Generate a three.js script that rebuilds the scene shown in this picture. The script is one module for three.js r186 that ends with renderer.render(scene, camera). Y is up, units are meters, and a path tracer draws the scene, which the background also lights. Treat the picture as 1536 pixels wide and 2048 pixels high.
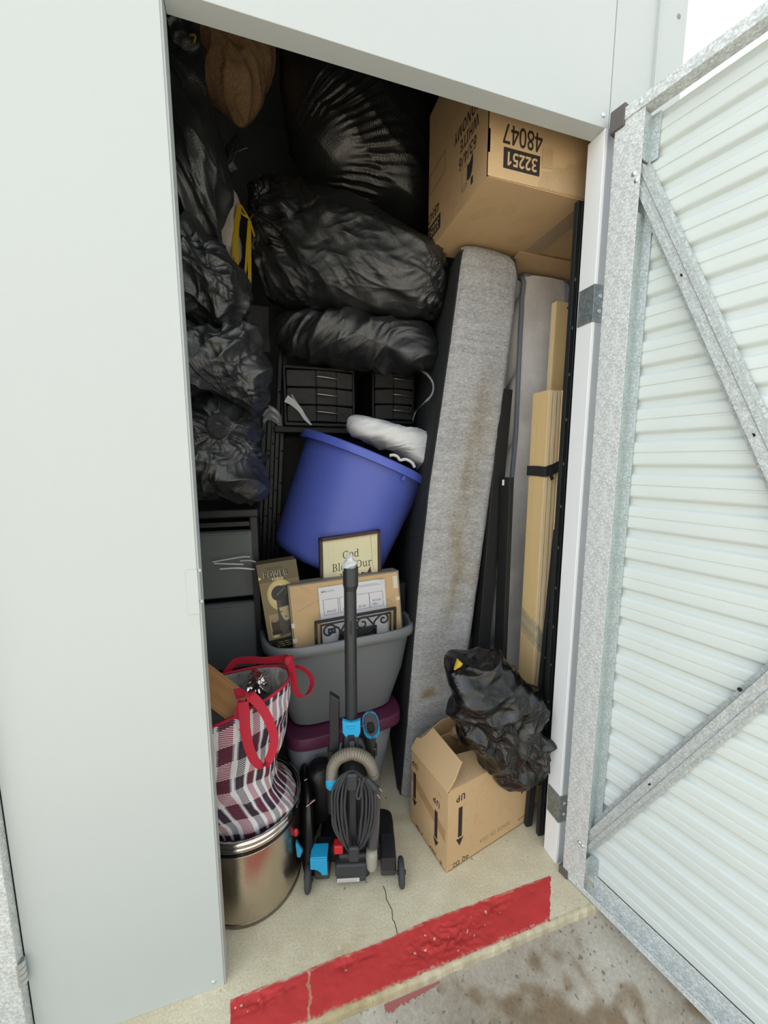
import * as THREE from 'three';
import { RoundedBoxGeometry } from 'three/addons/geometries/RoundedBoxGeometry.js';
import { mergeGeometries, mergeVertices } from 'three/addons/utils/BufferGeometryUtils.js';
import { ImprovedNoise } from 'three/addons/math/ImprovedNoise.js';

const V3 = THREE.Vector3, PI = Math.PI, cos = Math.cos, sin = Math.sin, abs = Math.abs;
const scene = new THREE.Scene();

// ---- camera: an ultra wide phone lens held at chest height, turned right towards the open door
const camera = new THREE.PerspectiveCamera(106.83, 1536 / 2048, 0.05, 200);
camera.position.set(0.1513, 1.2962, 0.8684);
camera.rotation.set(-0.13138, -0.29297, 0, 'YXZ');
scene.add(camera);

// ---- daylight: the sun stands behind this row of units, so the open door is in the row's own shade and is lit by
// the hazy sky, the sunlit yard in front and the sunlit white row opposite
const renderer = new THREE.WebGLRenderer({ antialias: true });
renderer.toneMapping = THREE.LinearToneMapping;
renderer.toneMappingExposure = 1.48;
renderer.shadowMap.enabled = true;
{
  // thin haze, brightest on the sun's side, to the left
  const clampUnit = (x) => Math.max(-1, Math.min(1, x)), W = 64, H = 32, d = new Float32Array(W * H * 4);
  for (let j = 0; j < H; j++) for (let i = 0; i < W; i++) {
    const el = ((j + 0.5) / H - 0.5) * PI, az = ((i + 0.5) / W - 0.5) * 2 * PI, ang = Math.acos(clampUnit(-0.88 * cos(az) * cos(el) + 0.42 * sin(el) + 0.2 * sin(az) * cos(el))), L = el < 0 ? 0.3 : 0.85 - 0.1 * sin(el) + 0.9 * Math.exp(-((ang / 0.8) ** 2)), k = (j * W + i) * 4;
    d[k] = L * 0.93; d[k + 1] = L; d[k + 2] = L * 1.07; d[k + 3] = 1;
  }
  const t = new THREE.DataTexture(d, W, H, THREE.RGBAFormat, THREE.FloatType);
  t.mapping = THREE.EquirectangularReflectionMapping; t.magFilter = t.minFilter = THREE.LinearFilter; t.needsUpdate = true;
  scene.background = t; scene.environment = t;
  const sun = new THREE.DirectionalLight('#fffaf2', 6.4);
  sun.position.set(-8, 19, -4); sun.target.position.set(0, 0, 0); sun.castShadow = true; sun.shadow.radius = 1; sun.shadow.mapSize.set(4096, 4096);
  Object.assign(sun.shadow.camera, { left: -16, right: 16, top: 16, bottom: -16, near: 0.5, far: 50 });
  scene.add(sun, sun.target);
}

// ---- helpers -------------------------------------------------------------
let seed = 7;
const rnd = () => { seed = (seed * 1664525 + 1013904223) >>> 0; return seed / 4294967296; };
const IN = new ImprovedNoise(), N3 = (x, y, z) => IN.noise(x, y, z);
const clamp = (x, a = 0, b = 1) => Math.min(b, Math.max(a, x)), lerp = (a, b, t) => a + (b - a) * t;
const sstep = (a, b, x) => { const t = clamp((x - a) / (b - a)); return t * t * (3 - 2 * t); };
const fbm = (x, y, z, o = 4) => { let s = 0, a = 0.5; for (let i = 0; i < o; i++) { s += a * N3(x, y, z); x *= 2.03; y *= 2.03; z *= 2.03; a *= 0.5; } return s; };
const used = new Map();
const numbered = (n) => { const k = used.get(n) ?? 0; used.set(n, k + 1); return k ? n + '_' + String(k).padStart(3, '0') : n; };
const v = (a) => new V3(a[0], a[1], a[2] ?? 0);

// a texture computed texel by texel: f(u, v) -> [r, g, b] (0..1)
function dtex(w, h, f, srgb = true) {
  const d = new Uint8Array(w * h * 4);
  for (let j = 0; j < h; j++) for (let i = 0; i < w; i++) {
    const c = f((i + 0.5) / w, (j + 0.5) / h), k = (j * w + i) * 4;
    d[k] = clamp(c[0]) * 255; d[k + 1] = clamp(c[1] ?? c[0]) * 255; d[k + 2] = clamp(c[2] ?? c[0]) * 255; d[k + 3] = 255;
  }
  const t = new THREE.DataTexture(d, w, h);
  t.wrapS = t.wrapT = THREE.RepeatWrapping; t.magFilter = t.minFilter = THREE.LinearFilter;
  if (srgb) t.colorSpace = THREE.SRGBColorSpace;
  t.needsUpdate = true;
  return t;
}
function ctex(w, h, draw) {
  const c = document.createElement('canvas'); c.width = w; c.height = h;
  draw(c.getContext('2d'), w, h);
  const t = new THREE.CanvasTexture(c); t.colorSpace = THREE.SRGBColorSpace; t.magFilter = t.minFilter = THREE.LinearFilter;
  return t;
}
const per = (t, m) => { const c = t.clone(); c.repeat.set(1 / (m[0] ?? m), 1 / (m[1] ?? m)); c.wrapS = c.wrapT = THREE.RepeatWrapping; c.needsUpdate = true; return c; };
const hex = (h) => { const n = parseInt(h.slice(1), 16); return [(n >> 16) / 255, ((n >> 8) & 255) / 255, (n & 255) / 255]; };
const mix3 = (a, b, t) => [lerp(a[0], b[0], t), lerp(a[1], b[1], t), lerp(a[2], b[2], t)];
const std = (color, roughness, o = {}) => new THREE.MeshStandardMaterial({ color, roughness, ...o });
const phy = (color, roughness, o = {}) => new THREE.MeshPhysicalMaterial({ color, roughness, ...o });

// geometry helpers; every geometry ends non-indexed with position, normal, uv
function fin(g) {
  let o = g.index ? g.toNonIndexed() : g;
  for (const k of Object.keys(o.attributes)) if (!['position', 'normal', 'uv'].includes(k)) o.deleteAttribute(k);
  if (!o.attributes.normal) o.computeVertexNormals();
  if (!o.attributes.uv) o.setAttribute('uv', new THREE.BufferAttribute(new Float32Array(o.attributes.position.count * 2), 2));
  return o;
}
// uv in metres from the way each triangle faces
function uvm(g, turn = false) {
  const o = fin(g), p = o.attributes.position, u = o.attributes.uv, a = new V3(), b = new V3(), c = new V3();
  for (let i = 0; i < p.count; i += 3) {
    a.fromBufferAttribute(p, i); b.fromBufferAttribute(p, i + 1); c.fromBufferAttribute(p, i + 2);
    const n = b.clone().sub(a).cross(c.clone().sub(a)), x = abs(n.x), y = abs(n.y), z = abs(n.z);
    [a, b, c].forEach((q, k) => {
      let s = x > y && x > z ? [q.z, q.y] : y > z ? [q.x, q.z] : [q.x, q.y];
      if (turn) s = [s[1], s[0]];
      u.setXY(i + k, s[0], s[1]);
    });
  }
  return o;
}
const at = (g, x, y, z) => { g.translate(x, y, z); return g; };
const box = (w, h, d, x = 0, y = 0, z = 0, r = 0.003, seg = 2) => at(uvm(r ? new RoundedBoxGeometry(w, h, d, seg, Math.min(r, w / 2.01, h / 2.01, d / 2.01)) : new THREE.BoxGeometry(w, h, d)), x, y, z);
// box given by its two corners
const box2 = (a, b, r = 0.003) => box(abs(b[0] - a[0]), abs(b[1] - a[1]), abs(b[2] - a[2]), (a[0] + b[0]) / 2, (a[1] + b[1]) / 2, (a[2] + b[2]) / 2, r);
const curve = (pts, closed = false, t = 0.5) => new THREE.CatmullRomCurve3(pts.map((p) => (p.isVector3 ? p : v(p))), closed, 'catmullrom', t);
const tube = (pts, r, seg = 40, rad = 10, closed = false) => fin(new THREE.TubeGeometry(curve(pts, closed), seg, r, rad, closed));
// straight rod between two points with rounded look
function rod(a, b, r, rad = 14, r2 = r) {
  a = v(a); b = v(b);
  const d = b.clone().sub(a), g = new THREE.CylinderGeometry(r2, r, d.length(), rad);
  g.applyQuaternion(new THREE.Quaternion().setFromUnitVectors(new V3(0, 1, 0), d.clone().normalize()));
  const m = a.clone().add(b).multiplyScalar(0.5);
  return fin(at(g, m.x, m.y, m.z));
}
// beam of a w x t rounded section between two points; side = direction of w
function beam(a, b, w, t, side = [1, 0, 0], r = 0.002) {
  a = v(a); b = v(b);
  const y = b.clone().sub(a), L = y.length(); y.normalize();
  const x = v(side); x.addScaledVector(y, -x.dot(y)).normalize();
  const z = x.clone().cross(y), m = new THREE.Matrix4().makeBasis(x, y, z).setPosition(a.clone().add(b).multiplyScalar(0.5));
  const g = box(w, L, t, 0, 0, 0, r); g.applyMatrix4(m);
  return g;
}
function extrude(pts, depth, o = {}) {
  const s = new THREE.Shape(pts.map((p) => new THREE.Vector2(p[0], p[1])));
  for (const h of o.holes ?? []) s.holes.push(new THREE.Path(h.map((p) => new THREE.Vector2(p[0], p[1]))));
  const b = o.bevel ?? 0.002;
  return fin(new THREE.ExtrudeGeometry(s, { depth: depth - 2 * b, bevelEnabled: b > 0, bevelSize: b, bevelThickness: b, bevelOffset: -b, bevelSegments: o.seg ?? 2, curveSegments: 12 }).translate(0, 0, b));
}
const lathe = (prof, seg = 64) => fin(new THREE.LatheGeometry(prof.map((p) => new THREE.Vector2(p[0], p[1])), seg));
// sheet: corner P, edges U and W (outward normal U x W), thickness t behind it; uv 0..1 over the face, or metres
function sheet(P, U, W, t = 0.004, metres = false) {
  P = v(P); U = v(U); W = v(W);
  const n = U.clone().cross(W).normalize(), g = new THREE.BoxGeometry(1, 1, 1), p = g.attributes.position, uv = g.attributes.uv;
  for (let i = 0; i < p.count; i++) {
    const s = p.getX(i) + 0.5, q = p.getY(i) + 0.5, z = p.getZ(i) - 0.5;
    const r = P.clone().addScaledVector(U, s).addScaledVector(W, q).addScaledVector(n, z * t);
    p.setXYZ(i, r.x, r.y, r.z);
    uv.setXY(i, metres ? s * U.length() : s, metres ? q * W.length() : q);
  }
  const o = fin(g); o.deleteAttribute('normal'); o.computeVertexNormals();
  return o;
}
// flat ribbon swept along points; side(t) gives the width direction
function ribbon(pts, width, side, thick = 0.002, seg = 60) {
  const c = curve(pts), pos = [], idx = [], uvs = [], L = c.getLength();
  for (let i = 0; i <= seg; i++) {
    const t = i / seg, p = c.getPoint(t), T = c.getTangent(t), w = typeof width === 'function' ? width(t) : width;
    const S = (typeof side === 'function' ? v(side(t)) : v(side)); S.addScaledVector(T, -S.dot(T)).normalize();
    const n = T.clone().cross(S).normalize();
    for (const [a, b] of [[-1, -1], [1, -1], [1, 1], [-1, 1]]) { const q = p.clone().addScaledVector(S, (a * w) / 2).addScaledVector(n, (b * thick) / 2); pos.push(q.x, q.y, q.z); uvs.push(a * w / 2, t * L); }
    if (i) for (let k = 0; k < 4; k++) { const a = (i - 1) * 4 + k, b = (i - 1) * 4 + ((k + 1) % 4); idx.push(a, a + 4, b, b, a + 4, b + 4); }
  }
  idx.push(0, 1, 2, 0, 2, 3); const e = seg * 4; idx.push(e, e + 2, e + 1, e, e + 3, e + 2);
  const g = new THREE.BufferGeometry();
  g.setAttribute('position', new THREE.Float32BufferAttribute(pos, 3)); g.setAttribute('uv', new THREE.Float32BufferAttribute(uvs, 2)); g.setIndex(idx);
  const o = g.toNonIndexed(); o.computeVertexNormals();
  return o;
}
// loft of superellipse rings: levels [{x, y, z, a, b, n}] ; top to bottom or bottom to top; caps optional
function loft(levels, seg = 72, capA = true, capB = true, map) {
  const pos = [], uvs = [], idx = [], ring = (L, k) => {
    for (let i = 0; i <= seg; i++) {
      const th = (i / seg) * 2 * PI, n = L.n ?? 2, c = cos(th), s = sin(th);
      let x = Math.sign(c) * Math.pow(abs(c), 2 / n) * L.a, z = Math.sign(s) * Math.pow(abs(s), 2 / n) * L.b, q = new V3((L.x ?? 0) + x, L.y, (L.z ?? 0) + z);
      if (map) q = map(q, th, k) ?? q;
      pos.push(q.x, q.y, q.z); uvs.push((i / seg), k / (levels.length - 1));
    }
  };
  levels.forEach((L, k) => { ring(L, k); if (k) for (let i = 0; i < seg; i++) { const a = (k - 1) * (seg + 1) + i, b = a + 1, c = a + seg + 1; idx.push(a, c, b, b, c, c + 1); } });
  const cap = (k, flip) => {
    const L = levels[k], n = pos.length / 3; pos.push(L.x ?? 0, L.y, L.z ?? 0); uvs.push(0.5, 0.5);
    for (let i = 0; i < seg; i++) { const a = k * (seg + 1) + i; flip ? idx.push(n, a + 1, a) : idx.push(n, a, a + 1); }
  };
  if (capA) cap(0, false); if (capB) cap(levels.length - 1, true);
  const g = new THREE.BufferGeometry();
  g.setAttribute('position', new THREE.Float32BufferAttribute(pos, 3)); g.setAttribute('uv', new THREE.Float32BufferAttribute(uvs, 2)); g.setIndex(idx);
  // smooth normals shared over the seam, sharp caps
  const o = g.clone(); o.deleteAttribute('uv');
  const m = mergeVertices(o, 1e-6); m.computeVertexNormals();
  const key = (p, i) => p.getX(i).toFixed(5) + p.getY(i).toFixed(5) + p.getZ(i).toFixed(5), nm = new Map();
  for (let i = 0; i < m.attributes.position.count; i++) nm.set(key(m.attributes.position, i), i);
  const nn = new Float32Array(pos.length);
  for (let i = 0; i < pos.length / 3; i++) { const k = nm.get(key(g.attributes.position, i)); for (let c = 0; c < 3; c++) nn[i * 3 + c] = m.attributes.normal.array[k * 3 + c]; }
  g.setAttribute('normal', new THREE.BufferAttribute(nn, 3));
  return g.toNonIndexed();
}
// makes faces point outward is left to the path tracer (two sided); creases: recompute flat-ish normals for hard edges
const hard = (g, deg = 35) => {
  const o = fin(g), p = o.attributes.position, fnorm = [], bins = new Map(), a = new V3(), b = new V3(), c = new V3();
  for (let i = 0; i < p.count; i += 3) { a.fromBufferAttribute(p, i); b.fromBufferAttribute(p, i + 1); c.fromBufferAttribute(p, i + 2); fnorm.push(b.clone().sub(a).cross(c.clone().sub(a))); }
  const key = (i) => Math.round(p.getX(i) * 2e4) + ',' + Math.round(p.getY(i) * 2e4) + ',' + Math.round(p.getZ(i) * 2e4);
  for (let i = 0; i < p.count; i++) { const k = key(i); if (!bins.has(k)) bins.set(k, []); bins.get(k).push((i / 3) | 0); }
  const lim = cos((deg * PI) / 180), nn = new Float32Array(p.count * 3), unit = fnorm.map((n) => n.clone().normalize());
  for (let i = 0; i < p.count; i++) { const f = (i / 3) | 0, s = new V3(); for (const j of bins.get(key(i))) if (unit[j].dot(unit[f]) > lim) s.add(fnorm[j]); s.normalize(); nn[i * 3] = s.x; nn[i * 3 + 1] = s.y; nn[i * 3 + 2] = s.z; }
  o.setAttribute('normal', new THREE.BufferAttribute(nn, 3));
  return o;
};

// ---- scene graph helpers
function thing(name, label, category, pos = [0, 0, 0], turn = 0, group) {
  const o = new THREE.Group(); o.name = numbered(name); o.position.set(...pos); o.rotation.y = turn; scene.add(o); o.updateMatrixWorld(true);
  o.userData = { label, category }; if (group) o.userData.group = group;
  return o;
}
function addMesh(name, geos, m, parent, local) {
  geos = [].concat(geos).map(fin);
  const g = geos.length > 1 ? mergeGeometries(geos) : geos[0];
  if (!local && parent !== scene) { parent.updateWorldMatrix(true, false); g.applyMatrix4(parent.matrixWorld.clone().invert()); }
  const o = new THREE.Mesh(g, m); o.name = parent === scene ? numbered(name) : name; o.castShadow = o.receiveShadow = true; parent.add(o);
  return o;
}
// part from geometry in world metres / in the parent's own axes
const part = (name, geos, m, parent, label) => { const o = addMesh(name, geos, m, parent, false); if (label) o.userData.label = label; return o; };
const own = (name, geos, m, parent, label) => { const o = addMesh(name, geos, m, parent, true); if (label) o.userData.label = label; return o; };
// a thing that is one mesh: origin moved to the centre of its base
function single(name, label, category, geos, m, group) {
  const o = addMesh(name, geos, m, scene, true); recentre(o);
  o.userData = { label, category }; if (group) o.userData.group = group;
  return o;
}
function recentre(o) {
  const g = o.geometry; g.computeBoundingBox(); const b = g.boundingBox, c = [(b.min.x + b.max.x) / 2, b.min.y, (b.min.z + b.max.z) / 2];
  g.translate(-c[0], -c[1], -c[2]); o.position.set(...c); g.computeBoundingBox(); o.updateMatrixWorld(true);
}
const struct = (name, geos, m) => { const o = addMesh(name, geos, m, scene, true); o.userData.kind = 'structure'; return o; };

// ---- materials of the place ------------------------------------------------
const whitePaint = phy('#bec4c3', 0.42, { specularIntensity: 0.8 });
const whitePaint2 = phy('#bdc3c2', 0.45, { specularIntensity: 0.8 });
const jambPaint = phy('#eef1f1', 0.4), rowPaint = phy('#dfe4e3', 0.5);
// zinc spangle
const cells = [];
for (let i = 0; i < 900; i++) cells.push([rnd(), rnd(), rnd()]);
const spangle = (() => {
  const G = 30, grid = Array.from({ length: G * G }, () => []);
  cells.forEach((c) => grid[Math.floor(c[1] * G) * G + Math.floor(c[0] * G)].push(c));
  return (x, y) => {
    const gx = Math.floor(x * G), gy = Math.floor(y * G); let best = 9, val = 0;
    for (let j = -1; j <= 1; j++) for (let i = -1; i <= 1; i++) for (const c of grid[((gy + j + G) % G) * G + ((gx + i + G) % G)]) {
      let dx = abs(c[0] - x), dy = abs(c[1] - y); dx = Math.min(dx, 1 - dx); dy = Math.min(dy, 1 - dy);
      const d = dx * dx + dy * dy; if (d < best) { best = d; val = c[2]; }
    }
    return val;
  };
})();
const zincTex = dtex(512, 512, (x, y) => { const wx = x + 0.012 * N3(x * 40, y * 40, 1), wy = y + 0.012 * N3(x * 40, y * 40, 5), s = spangle((wx + 1) % 1, (wy + 1) % 1); const g = 0.74 + 0.17 * s + 0.03 * N3(x * 90, y * 90, 3); return [g * 0.98, g * 1.0, g * 0.995]; });
const zincRough = dtex(512, 512, (x, y) => { const s = spangle(x, y); return [0.42 + 0.3 * ((s * 7.3) % 1)]; }, false);
const zinc = std('#ffffff', 1, { map: per(zincTex, 0.1), roughnessMap: per(zincRough, 0.1), metalness: 0.2 });
const zincDark = std('#aab2b4', 0.5, { metalness: 0.6, map: per(zincTex, 0.16) });
const rivetMat = std('#d8dcdc', 0.3, { metalness: 0.8 });
const capMat = std('#5d5754', 0.6);
const darkHole = std('#1a1c1e', 0.9);

// ---- concrete ----------------------------------------------------------------
// paint edges and crack follow what the photograph shows; lengths in metres
const paintTop = (x) => 0.03 + 0.005 * N3(x * 9, 1.5, 0) + 0.0012 * N3(x * 90, 4.5, 0) - 0.006 * sstep(0.3, 0.6, x) ;
const inPaint = (x, z) => {
  const rag = 0.006 * fbm(z * 60, 7.7, 3), right = lerp(0.952, 0.872, clamp((z - 0.03) / 0.09)) + rag + 0.004 * N3(z * 200, 2, 9), left = 0.013 + (z - 0.03) * 0.1 + rag * 0.3;
  return x > left && x < right && z > paintTop(x) && z < 0.1245 + 0.0012 * N3(x * 90, 9.1, 0) + 0.003 * N3(x * 11, 3.1, 0);
};
const spall = (x, z) => {
  const zone = (cx, cz, rx, rz) => Math.exp(-(((x - cx) / rx) ** 2) - ((z - cz) / rz) ** 2);
  const m = zone(0.57, 0.075, 0.11, 0.032) + 0.7 * zone(0.74, 0.045, 0.06, 0.018) + 0.8 * zone(0.08, 0.055, 0.07, 0.014) + 0.75 * zone(0.31, 0.048, 0.05, 0.012) + 0.3 * zone(0.86, 0.05, 0.03, 0.01) + 0.3 * zone(0.42, 0.085, 0.02, 0.008);
  const r = 1 - abs(N3(x * 34 + 2 * N3(x * 20, z * 20, 4), z * 44, 2.2)) * 2.2, r2 = 1 - abs(N3(x * 80, z * 90, 6.2)) * 2;
  return m * (0.6 * clamp(r) + 0.35 * clamp(r2) + 0.5 * N3(x * 25, z * 30, 8.8));
};
const crackX = (z) => 0.4435 + 0.1 * (z + 0.05) * 0.4 + 0.005 * N3(z * 30, 0.5, 0) + 0.0025 * N3(z * 110, 3.5, 0);
const FX0 = -0.62, FX1 = 1.48, FZ0 = -1.55, FZ1 = 0.134;
const floorTex = dtex(2048, 1640, (u, w) => {
  const x = lerp(FX0, FX1, u), z = lerp(FZ0, FZ1, w);
  const big = fbm(x * 3.1, z * 3.1, 0.3), mid = fbm(x * 17, z * 17, 5.1, 4), fine = N3(x * 190, z * 190, 2), gr = N3(x * 420, z * 420, 8);
  let c = mix3(hex('#c6bb9e'), hex('#dbd3b9'), clamp(0.5 + big * 0.9 + mid * 0.7));
  c = mix3(c, hex('#a08c5c'), 0.55 * sstep(0.12, 0.4, fbm(x * 2.3 + 7, z * 4, 3.3)));
  c = c.map((k) => k * (1 + 0.07 * fine + 0.08 * gr));
  const sp = N3(x * 60, z * 60, 17); if (sp > 0.6 && big > -0.05) c = mix3(c, hex('#7d7460'), clamp((sp - 0.6) * 4));
  const wh = N3(x * 48, z * 48, 27); if (wh > 0.62) c = mix3(c, hex('#d4cebb'), clamp((wh - 0.56) * 6));
  // dirt line near the outer edge
  if (z > 0.121) c = mix3(c, hex('#8c7f66'), 0.5 * clamp(0.5 + N3(x * 40, z * 40, 3)));
  const dc = abs(x - crackX(z)); if (z > -0.1 && z < 0.03 && dc < 0.0017) c = mix3(c, hex('#3d372c'), 1 - dc / 0.0024);
  if (inPaint(x, z)) {
    const thin = clamp(0.45 + (z - paintTop(x)) * 90 + 0.7 * N3(x * 45, z * 160, 4)), s = spall(x, z);
    let red = mix3(hex('#cc3c3b'), hex('#bd3535'), clamp(0.5 + mid * 1.4));
    red = mix3(red, hex('#972728'), 0.5 * clamp(s - 0.3));
    let k = thin;
    { const dx = abs(x - 0.2 - (z - 0.05) * -0.1 - 0.008 * N3(z * 30, 2, 2) - 0.003 * N3(z * 130, x * 60, 2)); if (dx < 0.0035 + 0.004 * N3(z * 70, x * 30, 3)) k = 0.35; }
    if (N3(x * 70, z * 70, 40) > 0.5 && s > 0.2) k = 0.15;
    if (z > 0.108) k *= clamp(0.5 + (0.1225 - z) * 90 + 0.55 * N3(x * 26, z * 60, 60) + 0.7 * N3(x * 110, z * 140, 61));
    c = mix3(c, red.map((q) => q * (1 + 0.04 * gr)), clamp(k));
  }
  return c;
});
const floorBump = dtex(1024, 820, (u, w) => { const x = lerp(FX0, FX1, u), z = lerp(FZ0, FZ1, w); return [0.5 + 0.22 * N3(x * 150, z * 150, 1) + 0.2 * N3(x * 60, z * 60, 4)]; }, false);
const floorMat = std('#ffffff', 0.82, { map: floorTex, bumpMap: floorBump, bumpScale: 0.0012 });
{
  const zs = []; for (let z = FZ0; z < -0.25; z += 0.1) zs.push(z); for (let z = -0.25; z < -0.005; z += 0.02) zs.push(z); for (let z = 0; z < 0.126; z += 0.0028) zs.push(z);
  const nx = 560, pos = [], uv = [], idx = [];
  const rows = zs.map((z) => [z, 0]).concat([[0.128, -0.001], [0.1315, -0.004], [0.133, -0.009], [0.134, -0.06]]);
  rows.forEach(([z, y], j) => {
    for (let i = 0; i <= nx; i++) {
      const x = lerp(FX0, FX1, i / nx), front = sstep(-0.02, 0.0, z);
      let h = y - (z > 0.02 && y > -0.01 && inPaint(x, z) ? clamp(spall(x, z), -0.2, 1.3) * 0.0095 - 0.0008 : 0);
      const zz = z + (z > 0.12 ? 0.003 * N3(x * 22, y * 80, 3) + 0.0008 * N3(x * 90, y * 80, 6) : 0);
      h += front * 0.0006 * N3(x * 60, z * 60, 2);
      pos.push(x, h, zz); uv.push(i / nx, clamp((z - FZ0) / (FZ1 - FZ0)));
    }
    if (j) for (let i = 0; i < nx; i++) { const a = (j - 1) * (nx + 1) + i, b = a + nx + 1; idx.push(a, b, a + 1, a + 1, b, b + 1); }
  });
  const g = new THREE.BufferGeometry(); g.setAttribute('position', new THREE.Float32BufferAttribute(pos, 3)); g.setAttribute('uv', new THREE.Float32BufferAttribute(uv, 2)); g.setIndex(idx); g.computeVertexNormals();
  struct('floor', g, floorMat);
}
const yardTex = dtex(1536, 1536, (u, w) => {
  const a = 2 * PI * u, b = 2 * PI * w, X = cos(a) * 1.2, Y = sin(a) * 1.2, Z = cos(b) * 1.2, Q = sin(b) * 1.2;
  const q = (f, s) => N3(X * f + s, Y * f + Q * f * 0.9, Z * f - s);
  const big = q(1.3, 2) + 0.5 * q(2.9, 5), mid = q(7, 1), fine = q(40, 3), gr = N3(u * 700, w * 700, 5);
  let c = mix3(hex('#9a9080'), hex('#c2bcb0'), clamp(0.5 + big * 0.6 + mid * 0.25));
  c = mix3(c, hex('#6a5235'), 0.6 * sstep(0.15, 0.55, q(2.1, 8) + 0.4 * q(9, 4)));
  c = mix3(c, hex('#cac3b6'), 0.45 * sstep(0.2, 0.6, q(3.3, 12)));
  if (q(34, 9) > 0.52) c = mix3(c, hex('#5c5548'), 0.5);
  return c.map((k) => k * (1 + 0.08 * fine + 0.07 * gr));
});
const yardMat = std('#ffffff', 0.88, { map: per(yardTex, 2.6), bumpMap: per(yardTex, 0.9), bumpScale: 0.001 });
struct('ground', box2([-25, -0.3, 0.1325], [25, -0.022, 30], 0), yardMat);
struct('ground_under_building', box2([-25, -0.35, -12], [25, -0.06, 0.1325], 0), yardMat);
{ // threshold beyond the opening, on both sides, same slab
  const m = std('#ffffff', 0.85, { map: per(yardTex, 1.3) });
  struct('floor_edge_left', box2([-4, -0.06, -0.5], [FX0, 0, 0.134]), m);
  struct('floor_edge_right', box2([FX1, -0.06, -0.5], [5, 0, 0.134]), m);
}
// smear of red on the yard beside the step
{
  const pts = []; const lo = [0.372, 0.137], hi = [0.52, 0.1365];
  for (let i = 0; i <= 40; i++) { const t = i / 40; pts.push([lerp(lo[0], hi[0], t), 0.1362]); }
  for (let i = 40; i >= 0; i--) { const t = i / 40, w = 0.017 * Math.pow(1 - t, 0.7) + 0.003; pts.push([lerp(lo[0], hi[0], t) + 0.002 * N3(i * 1.7, 4, 4), 0.1375 + w * clamp(0.75 + 0.8 * N3(i * 0.6, 2, 2) + 0.4 * N3(i * 2.3, 6, 2))]); }
  const s = new THREE.Shape(pts.map((p) => new THREE.Vector2(p[0], -p[1]))), g = new THREE.ShapeGeometry(s); g.rotateX(-PI / 2); g.translate(0, -0.0213, 0);
  const o = addMesh('paint_smear', uvm(g), std('#a3615c', 0.9), scene, true); o.userData = { label: 'faint smear of red paint on the grey pavement below the step', category: 'paint smear' };
}

// ---- walls -------------------------------------------------------------------
const T = 0.045, TOP = 3.1;
struct('wall_front_left', [box2([-0.384, 0, -T], [-0.0035, TOP, 0], 0.0012), box2([-0.03, 0, -T + 0.004], [0, 2.129, -0.004], 0.0012)], whitePaint);
struct('wall_front_header', box2([0, 2.13, -T], [1.006, TOP, -0.001], 0.0012), whitePaint);
struct('trim_1', box2([0.995, 0.0, -0.055], [1.005, 2.13, 0.0], 0.0015), jambPaint);
struct('trim_3', box2([1.004, 0.0, -0.05], [1.03, 2.13, 0.0008], 0.0008), std('#a9afb5', 0.5));
struct('wall_front_right', [box2([1.008, 0.0, -0.05], [1.135, TOP, -0.001], 0.001)], whitePaint2);
struct('trim_2', [box2([1.138, 0, -0.05], [1.225, TOP, 0.004], 0.001), box2([1.1345, 0, -0.04], [1.1385, TOP, 0.008], 0.001)], whitePaint);
// corrugated wall further along, vertical ribs
{
  const P = []; let x = 1.2; while (x < 4.2) { P.push([x, 0], [x + 0.04, 0], [x + 0.05, 0.016], [x + 0.085, 0.016], [x + 0.095, 0]); x += 0.19; P.push([x - 0.06, 0], [x - 0.052, 0.006], [x - 0.04, 0.006], [x - 0.032, 0]); }
  const bk = P.map(([a, b]) => [a, b - 0.002]).reverse();
  const g = extrude([...P, ...bk], TOP, { bevel: 0 }); g.rotateX(-PI / 2); at(g, 0, 0, -0.03);
  g.scale(1, 1, -1); at(g, 0, 0, -0.06);
  const h = uvm(g); h.deleteAttribute('normal'); h.computeVertexNormals();
  struct('wall_front_corrugated', h, phy('#e6eaea', 0.4));
}
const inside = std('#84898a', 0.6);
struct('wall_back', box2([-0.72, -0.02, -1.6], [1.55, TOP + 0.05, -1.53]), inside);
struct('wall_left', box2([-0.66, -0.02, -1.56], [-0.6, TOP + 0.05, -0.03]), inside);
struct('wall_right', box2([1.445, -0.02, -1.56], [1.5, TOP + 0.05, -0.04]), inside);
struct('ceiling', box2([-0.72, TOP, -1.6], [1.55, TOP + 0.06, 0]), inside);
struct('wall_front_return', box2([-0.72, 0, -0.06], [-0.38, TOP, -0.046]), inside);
// the rest of this row of units (roof, neighbours) and the white row across the yard: they shade and light the place
struct('roof', box2([-14, TOP + 0.06, -9], [14, 4.3, 0], 0), rowPaint);
struct('wall_row_back', box2([-14, 0, -9], [14, TOP + 0.06, -1.62], 0), rowPaint);
struct('wall_row_left', box2([-14, 0, -1.62], [-1.5, TOP + 0.06, 0], 0), rowPaint);
struct('wall_row_left_top', box2([-1.5, 2.15, -0.05], [-0.384, TOP + 0.06, 0], 0), rowPaint);
struct('wall_row_left_back', box2([-1.5, 0, -1.62], [-0.73, TOP + 0.06, -0.2], 0), rowPaint);
struct('wall_row_right', box2([1.56, 0, -1.62], [14, TOP + 0.06, -0.07], 0), rowPaint);
struct('wall_opposite', box2([-18, -0.03, 9], [18, 3.4, 10], 0), phy('#e3e7e6', 0.6));
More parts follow.
